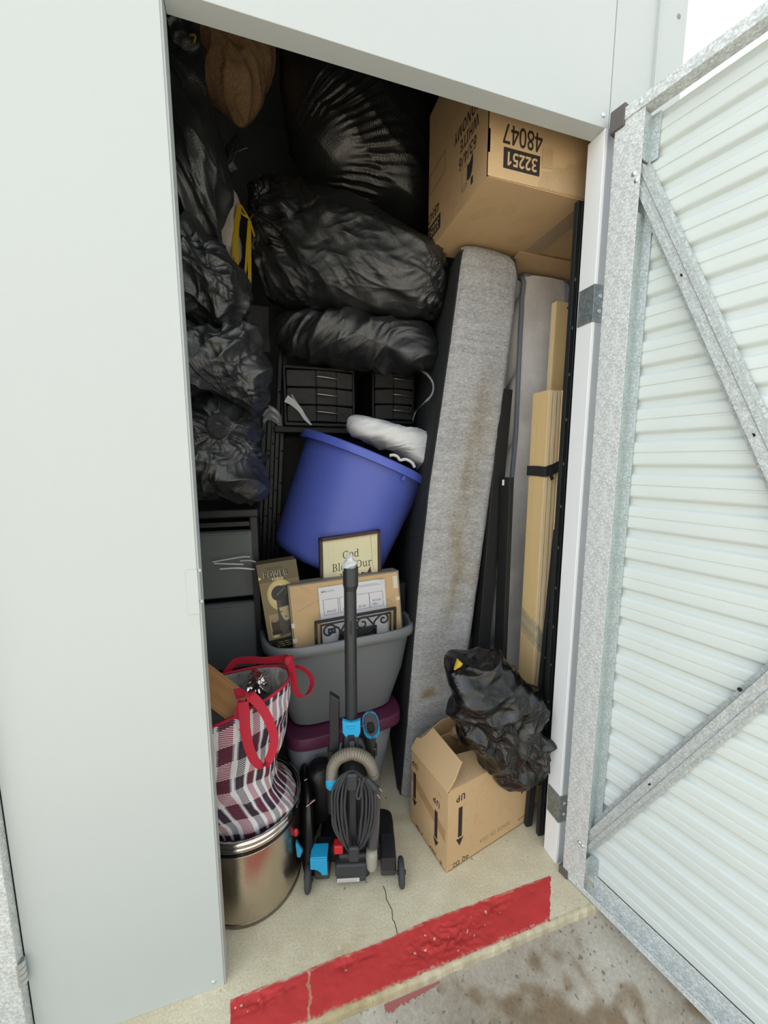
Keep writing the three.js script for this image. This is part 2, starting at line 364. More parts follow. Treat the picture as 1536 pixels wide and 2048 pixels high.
// the plate around the latch on the left pier, rivets and screws
{
  const w = thing('latch_cover', 'small white painted latch plate with two rivets on the left pier edge', 'latch plate', [-0.012, 1.02, 0]);
  own('plate', box(0.0225, 0.098, 0.0022, -0.002, 0, 0.001, 0.0008), whitePaint, w);
  for (const y of [0.045, -0.024]) own('rivet', at(new THREE.SphereGeometry(0.0042, 14, 10).scale(1, 1, 0.6), 0.0125, y, -0.004), whitePaint, w);
  const dome = (n, x, y, z, r, m) => single(n, n === 'x' ? '' : '', 'screw', at(new THREE.SphereGeometry(r, 14, 10).scale(1, 1, 0.5), x, y, z), m);
  const s1 = dome('screw', ...[-0.027,0.019,0], 0.006, rivetMat); s1.userData = { label: 'silver screw head low on the white left pier', category: 'screw' };
  const s2 = dome('screw', ...[0.987,2.157,0], 0.006, rivetMat); s2.userData = { label: 'silver screw head at the right end of the white header', category: 'screw' };
  const s3 = dome('screw', ...[1.2,2.426,0.004], 0.006, std('#8d9496', 0.5, { metalness: 0.5 })); s3.userData = { label: 'grey screw head high on the trim beside the corrugated wall', category: 'screw' };
}
// neighbouring door to the left: galvanised stile, hinge, white corrugated leaf
{
  const d = new THREE.Group(); d.name = 'door_2'; d.position.set(-0.9, 0, 0); scene.add(d); d.userData.kind = 'structure';
  part('stile', box2([-0.452, 0.01, -0.002], [-0.3865, 2.14, 0.02], 0.0015), zinc, d);
  const n = []; for (let i = 0; i <= 26; i++) n.push([i * 0.0822, 0], [i * 0.0822 + 0.03, 0], [i * 0.0822 + 0.04, 0.012], [i * 0.0822 + 0.066, 0.012], [i * 0.0822 + 0.076, 0]);
  const g = extrude([...n, [2.2, -0.004], [0, -0.004]], 1.0, { bevel: 0 }); // profile height along y after turning
  g.applyMatrix4(new THREE.Matrix4().makeBasis(new V3(0, 1, 0), new V3(0, 0, 1), new V3(1, 0, 0))); at(g, -1.45, 0, -0.012);
  part('panel', uvm(g), whitePaint2, d);
  const h = part('hinge', [rod([-0.386, 0.205, 0.012], [-0.386, 0.262, 0.012], 0.0075, 16)], zincDark, d);
  for (let k = 0; k < 4; k++) part('knuckle', rod([-0.386, 0.207 + k * 0.0142, 0.012], [-0.386, 0.2185 + k * 0.0142, 0.012], 0.0088, 16), rivetMat, h);
  part('hinge_leaf', box2([-0.40, 0.2, 0.0], [-0.386, 0.265, 0.006], 0.001), zinc, d);
}

// ---- the open door ------------------------------------------------------------
{
  const d = new THREE.Group(); d.name = 'door_1'; d.position.set(1.0, 0, 0.05); d.rotation.y = (-76 * PI) / 180; scene.add(d); d.updateMatrixWorld(true);
  d.userData.kind = 'structure'; d.userData.label = 'open white corrugated swing door with galvanised frame and diagonal braces';
  // own axes: x along the leaf, y up, z out of the inner face
  const W = 1.0, S0 = -0.02, S1 = 0.048, ST = 2.1;
  own('stile', [box(S1 - S0, ST, 0.003, (S0 + S1) / 2, ST / 2 + 0.01, -0.0015, 0.0008), box(0.003, ST, 0.03, S0 + 0.0015, ST / 2 + 0.01, -0.016, 0.0008)], zinc, d);
  // flange turned back toward the panel, cut away where the braces pass
  const fl = (y0, y1) => box(0.003, y1 - y0, 0.034, S1 - 0.0015, (y0 + y1) / 2, -0.018, 0.0008);
  const foot = (y0, y1) => box(0.02, y1 - y0, 0.002, S1 + 0.009, (y0 + y1) / 2, -0.0345, 0.0006);
  own('stile_flange', [fl(0.06, 0.115), fl(0.215, 1.885), fl(2.0, 2.1), foot(0.06, 0.115), foot(0.215, 1.885), foot(2.0, 2.1)], std('#dce5e6', 0.42, { metalness: 0.25, map: per(zincTex, 0.1) }), d);
  own('stile', [box(0.068, ST, 0.003, W - 0.014, ST / 2 + 0.01, -0.0015, 0.0008)], zinc, d);
  own('top_rail', [box(W + 0.02, 0.027, 0.036, W / 2, 2.1205, -0.015, 0.0015)], zinc, d);
  own('bottom_rail', [box(W + 0.02, 0.004, 0.04, W / 2, 0.006, -0.019, 0.001), box(W + 0.02, 0.018, 0.003, W / 2, 0.013, -0.0008, 0.001), box(W - 0.06, 0.05, 0.003, W / 2 + 0.03, 0.032, -0.036, 0.001)], zinc, d);
  own('corner_cap', [box(0.036, 0.05, 0.042, -0.014, 2.121, -0.016, 0.003)], capMat, d, 'dark brown plastic corner cap');
  own('corner_cap', [box(0.03, 0.028, 0.042, -0.016, 0.012, -0.016, 0.003)], capMat, d, 'dark grey plastic corner cap');
  // corrugated leaf: horizontal ribs, pitch 82 mm
  const n = [], p = 0.0822, y0 = 0.03;
  for (let i = -1; i < 26; i++) { const y = y0 + i * p + 0.018; [[0, 0], [0.003, 0.0012], [0.0065, 0.0075], [0.0095, 0.0105], [0.0135, 0.0115], [0.029, 0.0118], [0.032, 0.0114], [0.034, 0.0092], [0.0375, 0.0092], [0.0395, 0.0114], [0.0425, 0.0118], [0.058, 0.0115], [0.062, 0.0105], [0.065, 0.0075], [0.0685, 0.0012], [0.0715, 0]].forEach(([a, b]) => { const q = y + a; if (q > 0.012 && q < 2.107) n.push([q, b]); }); }
  const bk = n.map(([a, b]) => [a, b - 0.0025]).reverse();
  const g = extrude([...n, ...bk], W + 0.01, { bevel: 0 });
  g.applyMatrix4(new THREE.Matrix4().makeBasis(new V3(0, 1, 0), new V3(0, 0, 1), new V3(1, 0, 0))); at(g, 0.0, 0, -0.05);
  own('panel', hard(uvm(g), 40), phy('#d3dbd8', 0.34, { specularIntensity: 0.8 }), d);
  // X braces: hat section channels
  const BR = (p, q, x) => [x, p[1] + ((q[1] - p[1]) * (x - p[0])) / (q[0] - p[0])];
  const brace = (a, b) => {
    const A = v([...a, -0.012]), B = v([...b, -0.012]), L = B.clone().sub(A).length();
    const sec = [[-0.024, -0.02], [-0.024, -0.0185], [-0.0165, -0.0185], [-0.0145, 0], [-0.006, 0], [-0.004, -0.003], [0.004, -0.003], [0.006, 0], [0.0145, 0], [0.0165, -0.0185], [0.024, -0.0185], [0.024, -0.02]];
    const g2 = extrude(sec, L, { bevel: 0 }), y = B.clone().sub(A).normalize(), z = new V3(0, 0, 1), x = y.clone().cross(z);
    g2.applyMatrix4(new THREE.Matrix4().makeBasis(x, z, y).setPosition(A));
    return hard(uvm(g2), 20);
  };
  const braceM = std('#e4e7e7', 1, { map: per(zincTex, 0.1), roughnessMap: per(zincRough, 0.1), metalness: 0.18 });
  const b1 = own('brace', brace(BR([0.047,1.951], [0.328,1.299], 0.03), BR([0.047,1.951], [0.328,1.299], 0.92)), braceM, d), b2 = own('brace', brace([0.035, 0.155], [0.95, 2.05]), braceM, d);
  const hole = (x, y) => at(new THREE.CylinderGeometry(0.0042, 0.0042, 0.002, 14).rotateX(PI / 2), x, y, -0.0135);
  own('bolt_hole', [hole(...[0.145,1.708])], darkHole, b1); own('bolt_hole', [hole(...[0.3,1.349])], darkHole, b1);
  own('bolt_hole', [hole(...[0.33,0.816])], darkHole, b2); own('bolt_hole', [hole(...[0.183,0.475])], darkHole, b2);
  const rv = (x, y, r = 0.0062) => own('rivet', at(new THREE.SphereGeometry(r, 16, 10).scale(1, 1, 0.55), x, y, 0.0005), rivetMat, d);
  rv(0.034, 1.974); rv(0.041, 1.956); rv(0.026, 0.157); rv(0.035, 0.155); rv(0.038, 2.121, 0.0068); rv(0.031, 0.013, 0.005);
  // two hinges wrapped on the jamb
  for (const y of [1.715, 0.2]) {
    const h = new THREE.Group(); h.name = 'hinge'; d.add(h); h.updateMatrixWorld(true);
    part('leaf', [box2([0.9925, y - 0.047, -0.05], [0.995, y + 0.047, 0.0015], 0.0008), box2([0.9925, y - 0.047, 0.0], [1.028, y + 0.047, 0.003], 0.0008)], zincDark, h);
    for (const q of [0.018, -0.02]) part('screw', at(new THREE.SphereGeometry(0.005, 12, 8).scale(1, 1, 0.5), 1.012, y + q, 0.0035), rivetMat, h);
  }
}

// ---- black plastic bags ---------------------------------------------------------
const crinkle = dtex(512, 512, (u, w) => {
  const a = 2 * PI * u, b = 2 * PI * w, X = cos(a), Y = sin(a), Z = cos(b), Q = sin(b);
  const n = (f, s) => N3(X * f + s, Y * f + Q * f * 0.8, Z * f - s * 2);
  return [0.5 + 0.3 * (abs(n(5, 1)) - 0.3) + 0.22 * (abs(n(11, 4)) - 0.3) + 0.12 * n(23, 7)];
}, false);
const bagMat = phy('#292b2c', 0.27, { bumpMap: per(crinkle, 0.11), bumpScale: 0.0022, ior: 1.9 });
const bagMat2 = phy('#282a2b', 0.38, { bumpMap: per(crinkle, 0.2), bumpScale: 0.0015, ior: 1.9 });
const bagGloss = phy('#08090a', 0.1, { bumpMap: per(crinkle, 0.16), bumpScale: 0.0012, ior: 1.6 });
const tri = (t) => { t -= Math.floor(t); return abs(t - 0.5) * 2; };

// a filled bag: closed puffed body from an outline in the plane z = zc, half thickness T,
// creased by plane folds of several sizes and by pleats running to a gathered neck
function bagBody(outline, zc, T, o = {}) {
  const s0 = o.seed ?? 1, N = o.N ?? 330, M = o.M ?? 180, amp = o.amp ?? 1;
  let cx = 0, cy = 0, A = 0;
  outline.forEach(([x, y], i) => { const [x2, y2] = outline[(i + 1) % outline.length], c = x * y2 - x2 * y; A += c; cx += (x + x2) * c; cy += (y + y2) * c; });
  cx /= 3 * A; cy /= 3 * A;
  const rad = [];
  for (let i = 0; i < N; i++) {
    const th = (i / N) * 2 * PI, dx = cos(th), dy = sin(th); let best = 0;
    outline.forEach(([x, y], k) => {
      const [x2, y2] = outline[(k + 1) % outline.length], ex = x2 - x, ey = y2 - y, den = dx * ey - dy * ex;
      if (abs(den) < 1e-12) return;
      const t = ((x - cx) * ey - (y - cy) * ex) / den, u = ((x - cx) * dy - (y - cy) * dx) / den;
      if (u >= -1e-6 && u <= 1 + 1e-6 && t > best) best = t;
    });
    rad.push(best);
  }
  const sm = rad.map((_, i) => { let s = 0, w = 0; for (let k = -6; k <= 6; k++) { const g = Math.exp(-k * k / 10); s += g * rad[(i + k + N) % N]; w += g; } return s / w; });
  let S = s0 * 7919; const r = () => { S = (S * 16807 + 11) % 2147483647; return S / 2147483647; };
  for (let i = 0; i < 5; i++) r();
  const waves = [];
  for (const [f, a, k] of o.waves ?? [[4, 0.03, 2], [7, 0.022, 3], [12, 0.017, 4], [20, 0.008, 4], [36, 0.0028, 4]]) for (let i = 0; i < k; i++) {
    const ang = o.dir !== undefined ? o.dir + (r() - 0.5) * (o.spread ?? 1.2) : r() * 2 * PI, z = (r() - 0.5) * 1.2;
    waves.push({ d: new V3(cos(ang), sin(ang), z).normalize(), f: f * (0.75 + 0.5 * r()), a, p: r() * 9, s: r() * 50 });
  }
  const pos = [], idx = [];
  for (let j = 0; j <= M; j++) {
    const ph = (j / M - 0.5) * PI, k = Math.pow(cos(ph), o.ek ?? 0.72), zz = Math.sign(sin(ph)) * Math.pow(abs(sin(ph)), o.ez ?? 1);
    for (let i = 0; i <= N; i++) { const th = ((i % N) / N) * 2 * PI, R = sm[i % N] * k; pos.push(cx + R * cos(th), cy + R * sin(th), zc + zz * T + (o.tilt ?? 0) * (R * sin(th))); }
    if (j) for (let i = 0; i < N; i++) { const a = (j - 1) * (N + 1) + i, b = a + N + 1; idx.push(a, a + 1, b, a + 1, b + 1, b); }
  }
  let g = new THREE.BufferGeometry(); g.setAttribute('position', new THREE.Float32BufferAttribute(pos, 3)); g.setIndex(idx);
  g = mergeVertices(g, 1e-5); g.computeVertexNormals();
  const p = g.attributes.position, n = g.attributes.normal, q = new V3();
  const out = new Float32Array(p.count * 3);
  for (let i = 0; i < p.count; i++) {
    q.fromBufferAttribute(p, i);
    const wx = 0.05 * N3(q.x * 5 + s0, q.y * 5, q.z * 5), wy = 0.05 * N3(q.x * 5, q.y * 5 + s0 * 3, q.z * 5);
    let h = 0;
    for (const w of waves) {
      const m = sstep(-0.25, 0.35, N3(q.x * w.f * 0.35 + w.s, q.y * w.f * 0.35, q.z * w.f * 0.35 - w.s));
      const t = tri(((q.x + wx) * w.d.x + (q.y + wy) * w.d.y + q.z * w.d.z) * w.f + w.p);
      h += w.a * m * (Math.pow(t, w.f > 10 ? 2.4 : 1.6) - 0.38);
    }
    h += 0.016 * N3(q.x * 6 + s0 * 2, q.y * 6, q.z * 6);
    h *= amp;
    for (const P of o.pleats ?? []) {
      const dx = q.x - P.c[0], dy = q.y - P.c[1], dz = (q.z - (P.c[2] ?? zc)), rr = Math.hypot(dx, dy, dz * 0.6), ang = Math.atan2(dy, dx) + dz * 1.5;
      const f = sstep(P.r0 ?? 0.0, (P.r0 ?? 0) + 0.05, rr) * (1 - sstep(P.r1 * 0.4, P.r1, rr));
      const wob = ang * P.k / (2 * PI) + 1.6 * (P.wob ?? 1) * N3(dx * 6 + s0, dy * 6, dz * 6) + 0.5 * (P.wob ?? 1) * N3(dx * 22, dy * 22, s0), mk = sstep(-0.25, 0.35, N3(ang * 1.7 + s0, rr * 4, s0 + 3));
      h += P.a * f * mk * (0.7 * Math.pow(tri(wob), 1.6) + 0.4 * Math.pow(tri(wob * 2.3 + 0.4), 2) - 0.45);
    }
    out[i * 3] = q.x + n.getX(i) * h; out[i * 3 + 1] = q.y + n.getY(i) * h; out[i * 3 + 2] = q.z + n.getZ(i) * h;
  }
  g.setAttribute('position', new THREE.BufferAttribute(out, 3)); g.deleteAttribute('normal'); g.computeVertexNormals();
  g = uvm(g.toNonIndexed());
  if (o.frame) { g.rotateY(o.frame[1]); g.translate(...o.frame[0]); }
  return g;
}
// thin crumpled tail of plastic
function plasticFlap(pts, zs, seedv = 1) {
  const s = new THREE.Shape(pts.map((p) => new THREE.Vector2(p[0], p[1]))), b = new THREE.ShapeGeometry(s);
  const e = new THREE.ExtrudeGeometry(s, { depth: 0.006, bevelEnabled: true, bevelSize: 0.002, bevelThickness: 0.002, bevelSegments: 2 });
  const p = e.attributes.position; for (let i = 0; i < p.count; i++) p.setZ(i, p.getZ(i) + zs + 0.03 * N3(p.getX(i) * 22, p.getY(i) * 22, seedv));
  e.deleteAttribute('normal'); e.computeVertexNormals(); return uvm(e);
}
const bag = (name, label, outline, zc, T, m, o = {}) => single(name, label, 'bag', bagBody(outline, zc, T, o), m, o.group);
const yellow = phy('#b8991a', 0.45, { transmission: 0 });

// the stack on the left, top to bottom
const knotBag = thing('trash_bag', 'dark knotted bag with a yellow tie tip, touching the header at its left end', 'bag', [-0.059,2.52,-0.55]);
part('body', bagBody([[-0.189,2.583],[-0.121,2.665],[-0.055,2.685],[-0.022,2.633],[-0.015,2.571],[-0.01,2.508],[0.004,2.472],[-0.003,2.437],[-0.045,2.433],[-0.098,2.432],[-0.177,2.412]], -0.55, 0.12, { seed: 11, N: 160, M: 90 }), bagMat, knotBag);
part('drawstring', tube([[-0.01,2.458,-0.44], [0,2.452,-0.43], [0.004,2.45,-0.43], [0,2.433,-0.43]], 0.003, 20, 8), yellow, knotBag, 'yellow tie tip');
const b1 = bag('trash_bag', 'tall black bag by the left pier, with a loose tail of plastic behind it', [[-0.123,2.445],[-0.073,2.454],[-0.026,2.409],[0.017,2.368],[0.038,2.278],[0.06,2.191],[0.067,2.109],[0.059,2.009],[0.042,1.952],[-0.024,1.954],[-0.092,1.95],[-0.172,1.945],[-0.19,2.179],[-0.165,2.385]], -0.5, 0.17, bagMat, { seed: 2, dir: 0.35, spread: 0.9 , waves: [[5, 0.026, 2], [9, 0.018, 3], [15, 0.011, 4], [28, 0.004, 4]] });
const b1t = addMesh('tail', plasticFlap([[0.038,2.296],[0.058,2.33],[0.093,2.371],[0.123,2.324],[0.084,2.301],[0.076,2.274],[0.088,2.262],[0.072,2.248],[0.053,2.247],[0.034,2.236]], -0.62, 3), bagMat, b1, false);
const b2 = bag('trash_bag', 'crumpled black bag in the left stack, touching the bottom of the yellow drawstring', [[-0.166,1.949],[-0.081,1.963],[-0.02,1.967],[0.053,1.944],[0.087,1.906],[0.111,1.833],[0.111,1.783],[0.094,1.727],[0.064,1.661],[0.002,1.671],[-0.082,1.71],[-0.184,1.714]], -0.48, 0.18, bagMat, { seed: 23 });
const b3 = bag('trash_bag', 'wide black bag in the left stack, bulging out beside the grey fabric bin', [[-0.184,1.714],[-0.081,1.724],[0,1.696],[0.087,1.734],[0.136,1.698],[0.171,1.626],[0.183,1.564],[0.174,1.499],[0.141,1.469],[0.047,1.475],[-0.085,1.479],[-0.2,1.483]], -0.48, 0.2, bagMat, { seed: 5, pleats: [{ c: [0.051,1.477,-0.28], a: 0.012, k: 30, r1: 0.2 }] });
const b4 = thing('trash_bag', 'black bag with a twisted knot, lowest of the left stack on the drawer cart', 'bag', [0.007,1.169,-0.5]);
part('body', bagBody([[-0.205,1.493],[-0.088,1.494],[0.009,1.495],[0.072,1.479],[0.114,1.448],[0.15,1.368],[0.15,1.26],[0.134,1.176],[0.089,1.164],[-0.008,1.177],[-0.084,1.197],[-0.226,1.2]], -0.5, 0.19, { seed: 8, pleats: [{ c: [0.026,1.398,-0.3], a: 0.022, k: 17, r0: 0.02, r1: 0.28 }] }), bagMat, b4);
{ // twisted knot
  const k = [], c = v([0.024,1.394,-0.29]); for (let i = 0; i <= 30; i++) { const t = i / 30, a = t * 4 * PI; k.push([c.x + (0.024 - 0.008 * t) * cos(a), c.y + (0.026 - 0.008 * t) * sin(a), c.z + 0.008 + 0.016 * t]); }
  const g = new THREE.TubeGeometry(curve(k), 160, 0.0105, 12), p = g.attributes.position, n = g.attributes.normal;
  for (let i = 0; i < p.count; i++) { const h = 0.0045 * N3(p.getX(i) * 160, p.getY(i) * 160, p.getZ(i) * 160); p.setXYZ(i, p.getX(i) + n.getX(i) * h, p.getY(i) + n.getY(i) * h, p.getZ(i) + n.getZ(i) * h); }
  g.computeVertexNormals(); part('knot', fin(g), bagMat, b4);
}
// the pile on the drawer units
const c1 = bag('trash_bag', 'largest smooth black bag stretched under the header, topmost of the middle pile', [[0.258,2.94],[0.416,3.001],[0.668,3.016],[0.873,2.976],[0.959,2.88],[0.955,2.739],[0.932,2.613],[0.9,2.472],[0.873,2.323],[0.797,2.298],[0.667,2.348],[0.51,2.397],[0.403,2.409],[0.322,2.473],[0.282,2.612],[0.253,2.783]], -0.9, 0.24, bagMat2, { seed: 31, amp: 0.35, dir: 1.15, spread: 0.5, waves: [[4, 0.02, 2], [10, 0.012, 2]], pleats: [{ c: [0.234,2.408,-0.7], a: 0.011, k: 70, wob: 0.3, r0: 0.1, r1: 0.7 }] });
const c2 = thing('trash_bag', 'black drawstring bag lying across the middle pile with a long yellow drawstring', 'bag', [0.526,1.926,-0.9]);
part('body', bagBody([[0.005,2.341],[0.044,2.367],[0.119,2.363],[0.285,2.315],[0.405,2.275],[0.54,2.199],[0.673,2.111],[0.778,2.048],[0.774,1.96],[0.754,1.872],[0.717,1.836],[0.599,1.834],[0.399,1.853],[0.189,1.888],[0.069,1.944],[0.019,2.071],[0.007,2.204]], 0, 0.2, { frame: [[0.132, 0, -0.88], -29.35 * PI / 180], seed: 44, amp: 0.45, dir: 1.0, spread: 1.6, pleats: [{ c: [0.073,2.194], a: 0.03, k: 26, r0: 0.03, r1: 0.4 }, { c: [0.779,1.938], a: 0.03, k: 30, r0: 0.02, r1: 0.2 }] }), bagMat, c2);
{
  const side = [0.98, 0, 0.2];
  part('drawstring', [
    ribbon([[0.072,1.983,-0.66], [0.073,2.064,-0.66], [0.082,2.13,-0.66], [0.089,2.176,-0.66]], 0.013, side, 0.002),
    ribbon([[0.063,2.005,-0.66], [0.068,2.08,-0.66], [0.08,2.145,-0.66], [0.088,2.179,-0.66]], 0.011, side, 0.002),
    ribbon([[0.088,2.179,-0.66], [0.096,2.175,-0.66], [0.108,2.155,-0.66], [0.12,2.136,-0.66]], 0.006, [0.3, 0.9, 0.2], 0.002),
    ribbon([[0.089,2.161,-0.66], [0.101,2.149,-0.66], [0.12,2.136,-0.66], [0.135,2.085,-0.66]], 0.005, [0.6, 0.6, 0.2], 0.002),
    ribbon([[0.12,2.133,-0.66], [0.117,2.071,-0.66], [0.114,1.989,-0.66], [0.111,1.914,-0.66], [0.106,1.885,-0.66]], 0.012, side, 0.002),
    ribbon([[0.119,2.133,-0.66], [0.111,2.07,-0.66], [0.102,1.987,-0.66], [0.095,1.937,-0.66], [0.104,1.885,-0.66]], 0.008, side, 0.002),
    ribbon([[0.12,2.136,-0.66], [0.132,2.177,-0.7], [0.145,2.217,-0.74]], 0.006, [0.5, 0.6, 0.2], 0.002),
  ], yellow, c2, 'yellow drawstring');
}
const c3 = bag('trash_bag', 'flattened black bag lowest of the middle pile, squashed on the fabric drawer units', [[0.003,1.837],[0.047,1.886],[0.157,1.881],[0.424,1.859],[0.643,1.839],[0.684,1.755],[0.681,1.675],[0.646,1.645],[0.526,1.667],[0.32,1.673],[0.11,1.711],[0.025,1.745]], 0, 0.17, bagMat, { frame: [[0.192, 0, -0.85], -23.4 * PI / 180], seed: 57, amp: 0.6, dir: 2.3, spread: 0.8 });
// bag on the small carton
const d1 = thing('trash_bag', 'glossy crumpled black bag slumped over the open carton by the right jamb', 'bag', [0.869,0.24,-0.11]);
part('body', bagBody([[0.662,0.671],[0.68,0.694],[0.706,0.691],[0.801,0.686],[0.845,0.664],[0.884,0.63],[0.921,0.579],[0.995,0.515],[0.99,0.44],[1.01,0.41],[1.049,0.345],[1.056,0.305],[1.045,0.262],[1.009,0.241],[0.964,0.237],[0.906,0.217],[0.842,0.251],[0.794,0.305],[0.767,0.361],[0.726,0.397],[0.698,0.433],[0.676,0.486],[0.665,0.568]], -0.11, 0.09, { seed: 66, amp: 0.66, ek: 0.55, N: 320, M: 170, waves: [[4, 0.034, 2], [7, 0.026, 3], [12, 0.02, 4], [20, 0.011, 5], [36, 0.003, 4]] }), bagGloss, d1);
part('tie', plasticFlap([[0.662,0.681],[0.673,0.707],[0.683,0.697],[0.682,0.686],[0.669,0.682]], -0.1, 2), yellow, d1, 'yellow tie tip');
// plush brown bundle near the ceiling, white pillow, fabric bin
{
  const fur = dtex(256, 256, (u, w) => { const a = 2 * PI * u, b = 2 * PI * w, n = (f, s) => N3(cos(a) * f + s, sin(a) * f + sin(b) * f, cos(b) * f); const k = 0.5 + 0.35 * n(4, 1) + 0.4 * n(16, 2) + 0.3 * n(30, 3); return mix3(hex('#8f6d4c'), hex('#c8a67e'), clamp(k)); });
  single('plush_blanket', 'brown plush blanket hanging in a point under the header, top left', 'blanket', bagBody([[-0.073,2.881],[0.035,3.051],[0.19,3.068],[0.258,2.96],[0.241,2.856],[0.222,2.774],[0.183,2.682],[0.136,2.609],[0.106,2.578],[0.08,2.592],[0.035,2.63],[-0.019,2.655],[-0.042,2.717]], -0.85, 0.13, { seed: 71, amp: 0.6, N: 180, M: 100, ek: 0.6 }), std('#ffffff', 1, { map: per(fur, 0.2), bumpMap: per(fur, 0.2), bumpScale: 0.006 }));
  single('pillow', 'white fabric bundle peeking out behind the yellow drawstring', 'pillow', bagBody([[0.008,2.261],[0.05,2.272],[0.074,2.26],[0.084,2.229],[0.082,2.18],[0.08,2.096],[0.08,2.02],[0.029,2.021],[-0.001,2.084]], -0.72, 0.06, { seed: 73, amp: 0.35, N: 120, M: 70, ek: 0.6 }), std('#bcb4aa', 0.95, { bumpMap: per(crinkle, 0.1), bumpScale: 0.003 }));
}

// ---- the right side: box spring, mattress, boards, rails, big carton -------------
// woven grey cover with stains
const weave = (() => {
  return dtex(1024, 2048, (u, w) => { // 0.30 m x 2.05 m
    const x = u * 0.3, y = w * 2.05, row = Math.floor(y / 0.0042), fy = y / 0.0042 - row;
    const dash = N3(x * 95 + row * 7.31, row * 3.7, 1.5), dash2 = N3(x * 240 + row * 3.1, row * 9.7, 4.5), th = N3(x * 500, y * 500, 3);
    let g = 0.66 + 0.085 * dash + 0.07 * dash2 + 0.05 * th + 0.05 * N3(x * 8, y * 45, 7) - 0.045 * (abs(fy - 0.5) > 0.36 ? 1 : 0);
    let c = [g * 0.985, g * 0.985, g * 0.985];
    const sx = x - 0.135 - 0.02 * N3(y * 3, 1, 2) - (y - 1.2) * 0.02, s1 = Math.exp(-((sx / 0.035) ** 2)) * sstep(0.55, 0.95, y) * (1 - sstep(1.5, 1.68, y)) * (0.55 + 0.9 * fbm(x * 22, y * 9, 2.2));
    const s2 = Math.exp(-(((x - 0.2) / 0.1) ** 2)) * clamp(0.2 + 1.3 * fbm(x * 9, y * 5, 9.1)) * sstep(0.25, 0.5, y) * (1 - sstep(1.3, 1.6, y));
    const s3 = Math.exp(-(((x - 0.07) / 0.025) ** 2) - ((y - 0.42) / 0.02) ** 2) * 1.3;
    c = mix3(c, [c[0] * 0.80, c[1] * 0.73, c[2] * 0.60], clamp(0.9 * s1 + 0.5 * s2 + s3));
    return c;
  });
})();
const springTick = std('#ffffff', 0.95, { map: weave, bumpMap: weave, bumpScale: 0.0012 });
const springSide = std('#2c2e31', 0.95, { bumpMap: per(crinkle, 0.3), bumpScale: 0.002 });
{
  const o = thing('box_spring', 'grey woven box spring standing on end with brown stains down its narrow edge', 'box spring', [0.6, 0, -0.37]);
  // centre line of the front edge face, bowed as it leans
  const Y = [0, 0.3, 0.6, 0.9, 1.2, 1.5, 1.8, 1.96, 2.02], L = [0.6, 0.623, 0.645, 0.669, 0.70, 0.743, 0.783, 0.802, 0.812], Wd = [0.2, 0.212, 0.237, 0.247, 0.252, 0.243, 0.235, 0.228, 0.20];
  const ip = (A, y) => { let i = 0; while (i < Y.length - 2 && y > Y[i + 1]) i++; const t = clamp((y - Y[i]) / (Y[i + 1] - Y[i])); return lerp(A[i], A[i + 1], t); };
  const D = 0.92, YAW = 0.2, n = 90, front = [], uvF = [], iF = [];
  // front edge panel with rounded shoulders
  const m = 22;
  for (let j = 0; j <= n; j++) {
    const y = (j / n) * 2.02, l = ip(L, y), w = ip(Wd, y);
    for (let i = 0; i <= m; i++) {
      const s = i / m, e = Math.min(s, 1 - s), top = Math.max(0, y - 1.99) / 0.03;
      const zz = -0.37 - 0.018 * Math.pow(1 - clamp(e / 0.1), 2) - 0.02 * top * top + 0.004 * N3(s * 3, y * 5, 2) + 0.0025 * N3(s * 9, y * 22, 6);
      front.push(l + s * w, y + 0.004 - 0.012 * s * (y / 2) + 0.008 * sin(s * PI) * (y > 1.9 ? 1 : 0), zz); uvF.push((l + s * w - l) / 0.3, y / 2.05);
    }
    if (j) for (let i = 0; i < m; i++) { const a = (j - 1) * (m + 1) + i, b = a + m + 1; iF.push(a, a + 1, b, a + 1, b + 1, b); }
  }
  const surf = (pos, uv, idx) => { const g = new THREE.BufferGeometry(); g.setAttribute('position', new THREE.Float32BufferAttribute(pos, 3)); g.setAttribute('uv', new THREE.Float32BufferAttribute(uv, 2)); g.setIndex(idx); g.computeVertexNormals(); return g.toNonIndexed(); };
  part('border', surf(front, uvF, iF), springTick, o);
  // the two broad faces, top, foot and back: body behind the front panel
  const P = [], U = [], I = [], ring = (y) => { const l = ip(L, y), w = ip(Wd, y); return [[l, -0.388], [l - 0.006, -0.42], [l + YAW * D, -0.388 - D], [l + w + YAW * D, -0.388 - D], [l + w + 0.004, -0.42], [l + w, -0.388]].map(([x, z]) => [x, y + 0.004, z]); };
  const K = 6;
  for (let j = 0; j <= 40; j++) { const y = (j / 40) * 2.005; ring(y).forEach(([x, yy, z]) => { P.push(x, yy, z); U.push(z, y); }); if (j) for (let i = 0; i < K; i++) { const a = (j - 1) * K + i, b = (j - 1) * K + ((i + 1) % K); I.push(a, b, a + K, b, b + K, a + K); } }
  const e = 40 * K; for (let i = 1; i < K - 1; i++) { I.push(e, e + i + 1, e + i, 0, i, i + 1); }
  const body = surf(P, U, I);
  part('side', hard(body, 30), springSide, o, 'dark grey side cloth');
  // seam cord down the left corner
  const cord = []; for (let y = 0; y <= 2.0; y += 0.1) cord.push([ip(L, y) - 0.002, y + 0.004, -0.39]);
  part('seam', tube(cord, 0.0035, 60, 8), springSide, o);
  for (const y of [0.7, 1.06, 1.33, 1.62]) part('staple_tuft', at(new THREE.SphereGeometry(0.006, 10, 8), ip(L, y) - 0.003, y, -0.392), darkHole, o);
}
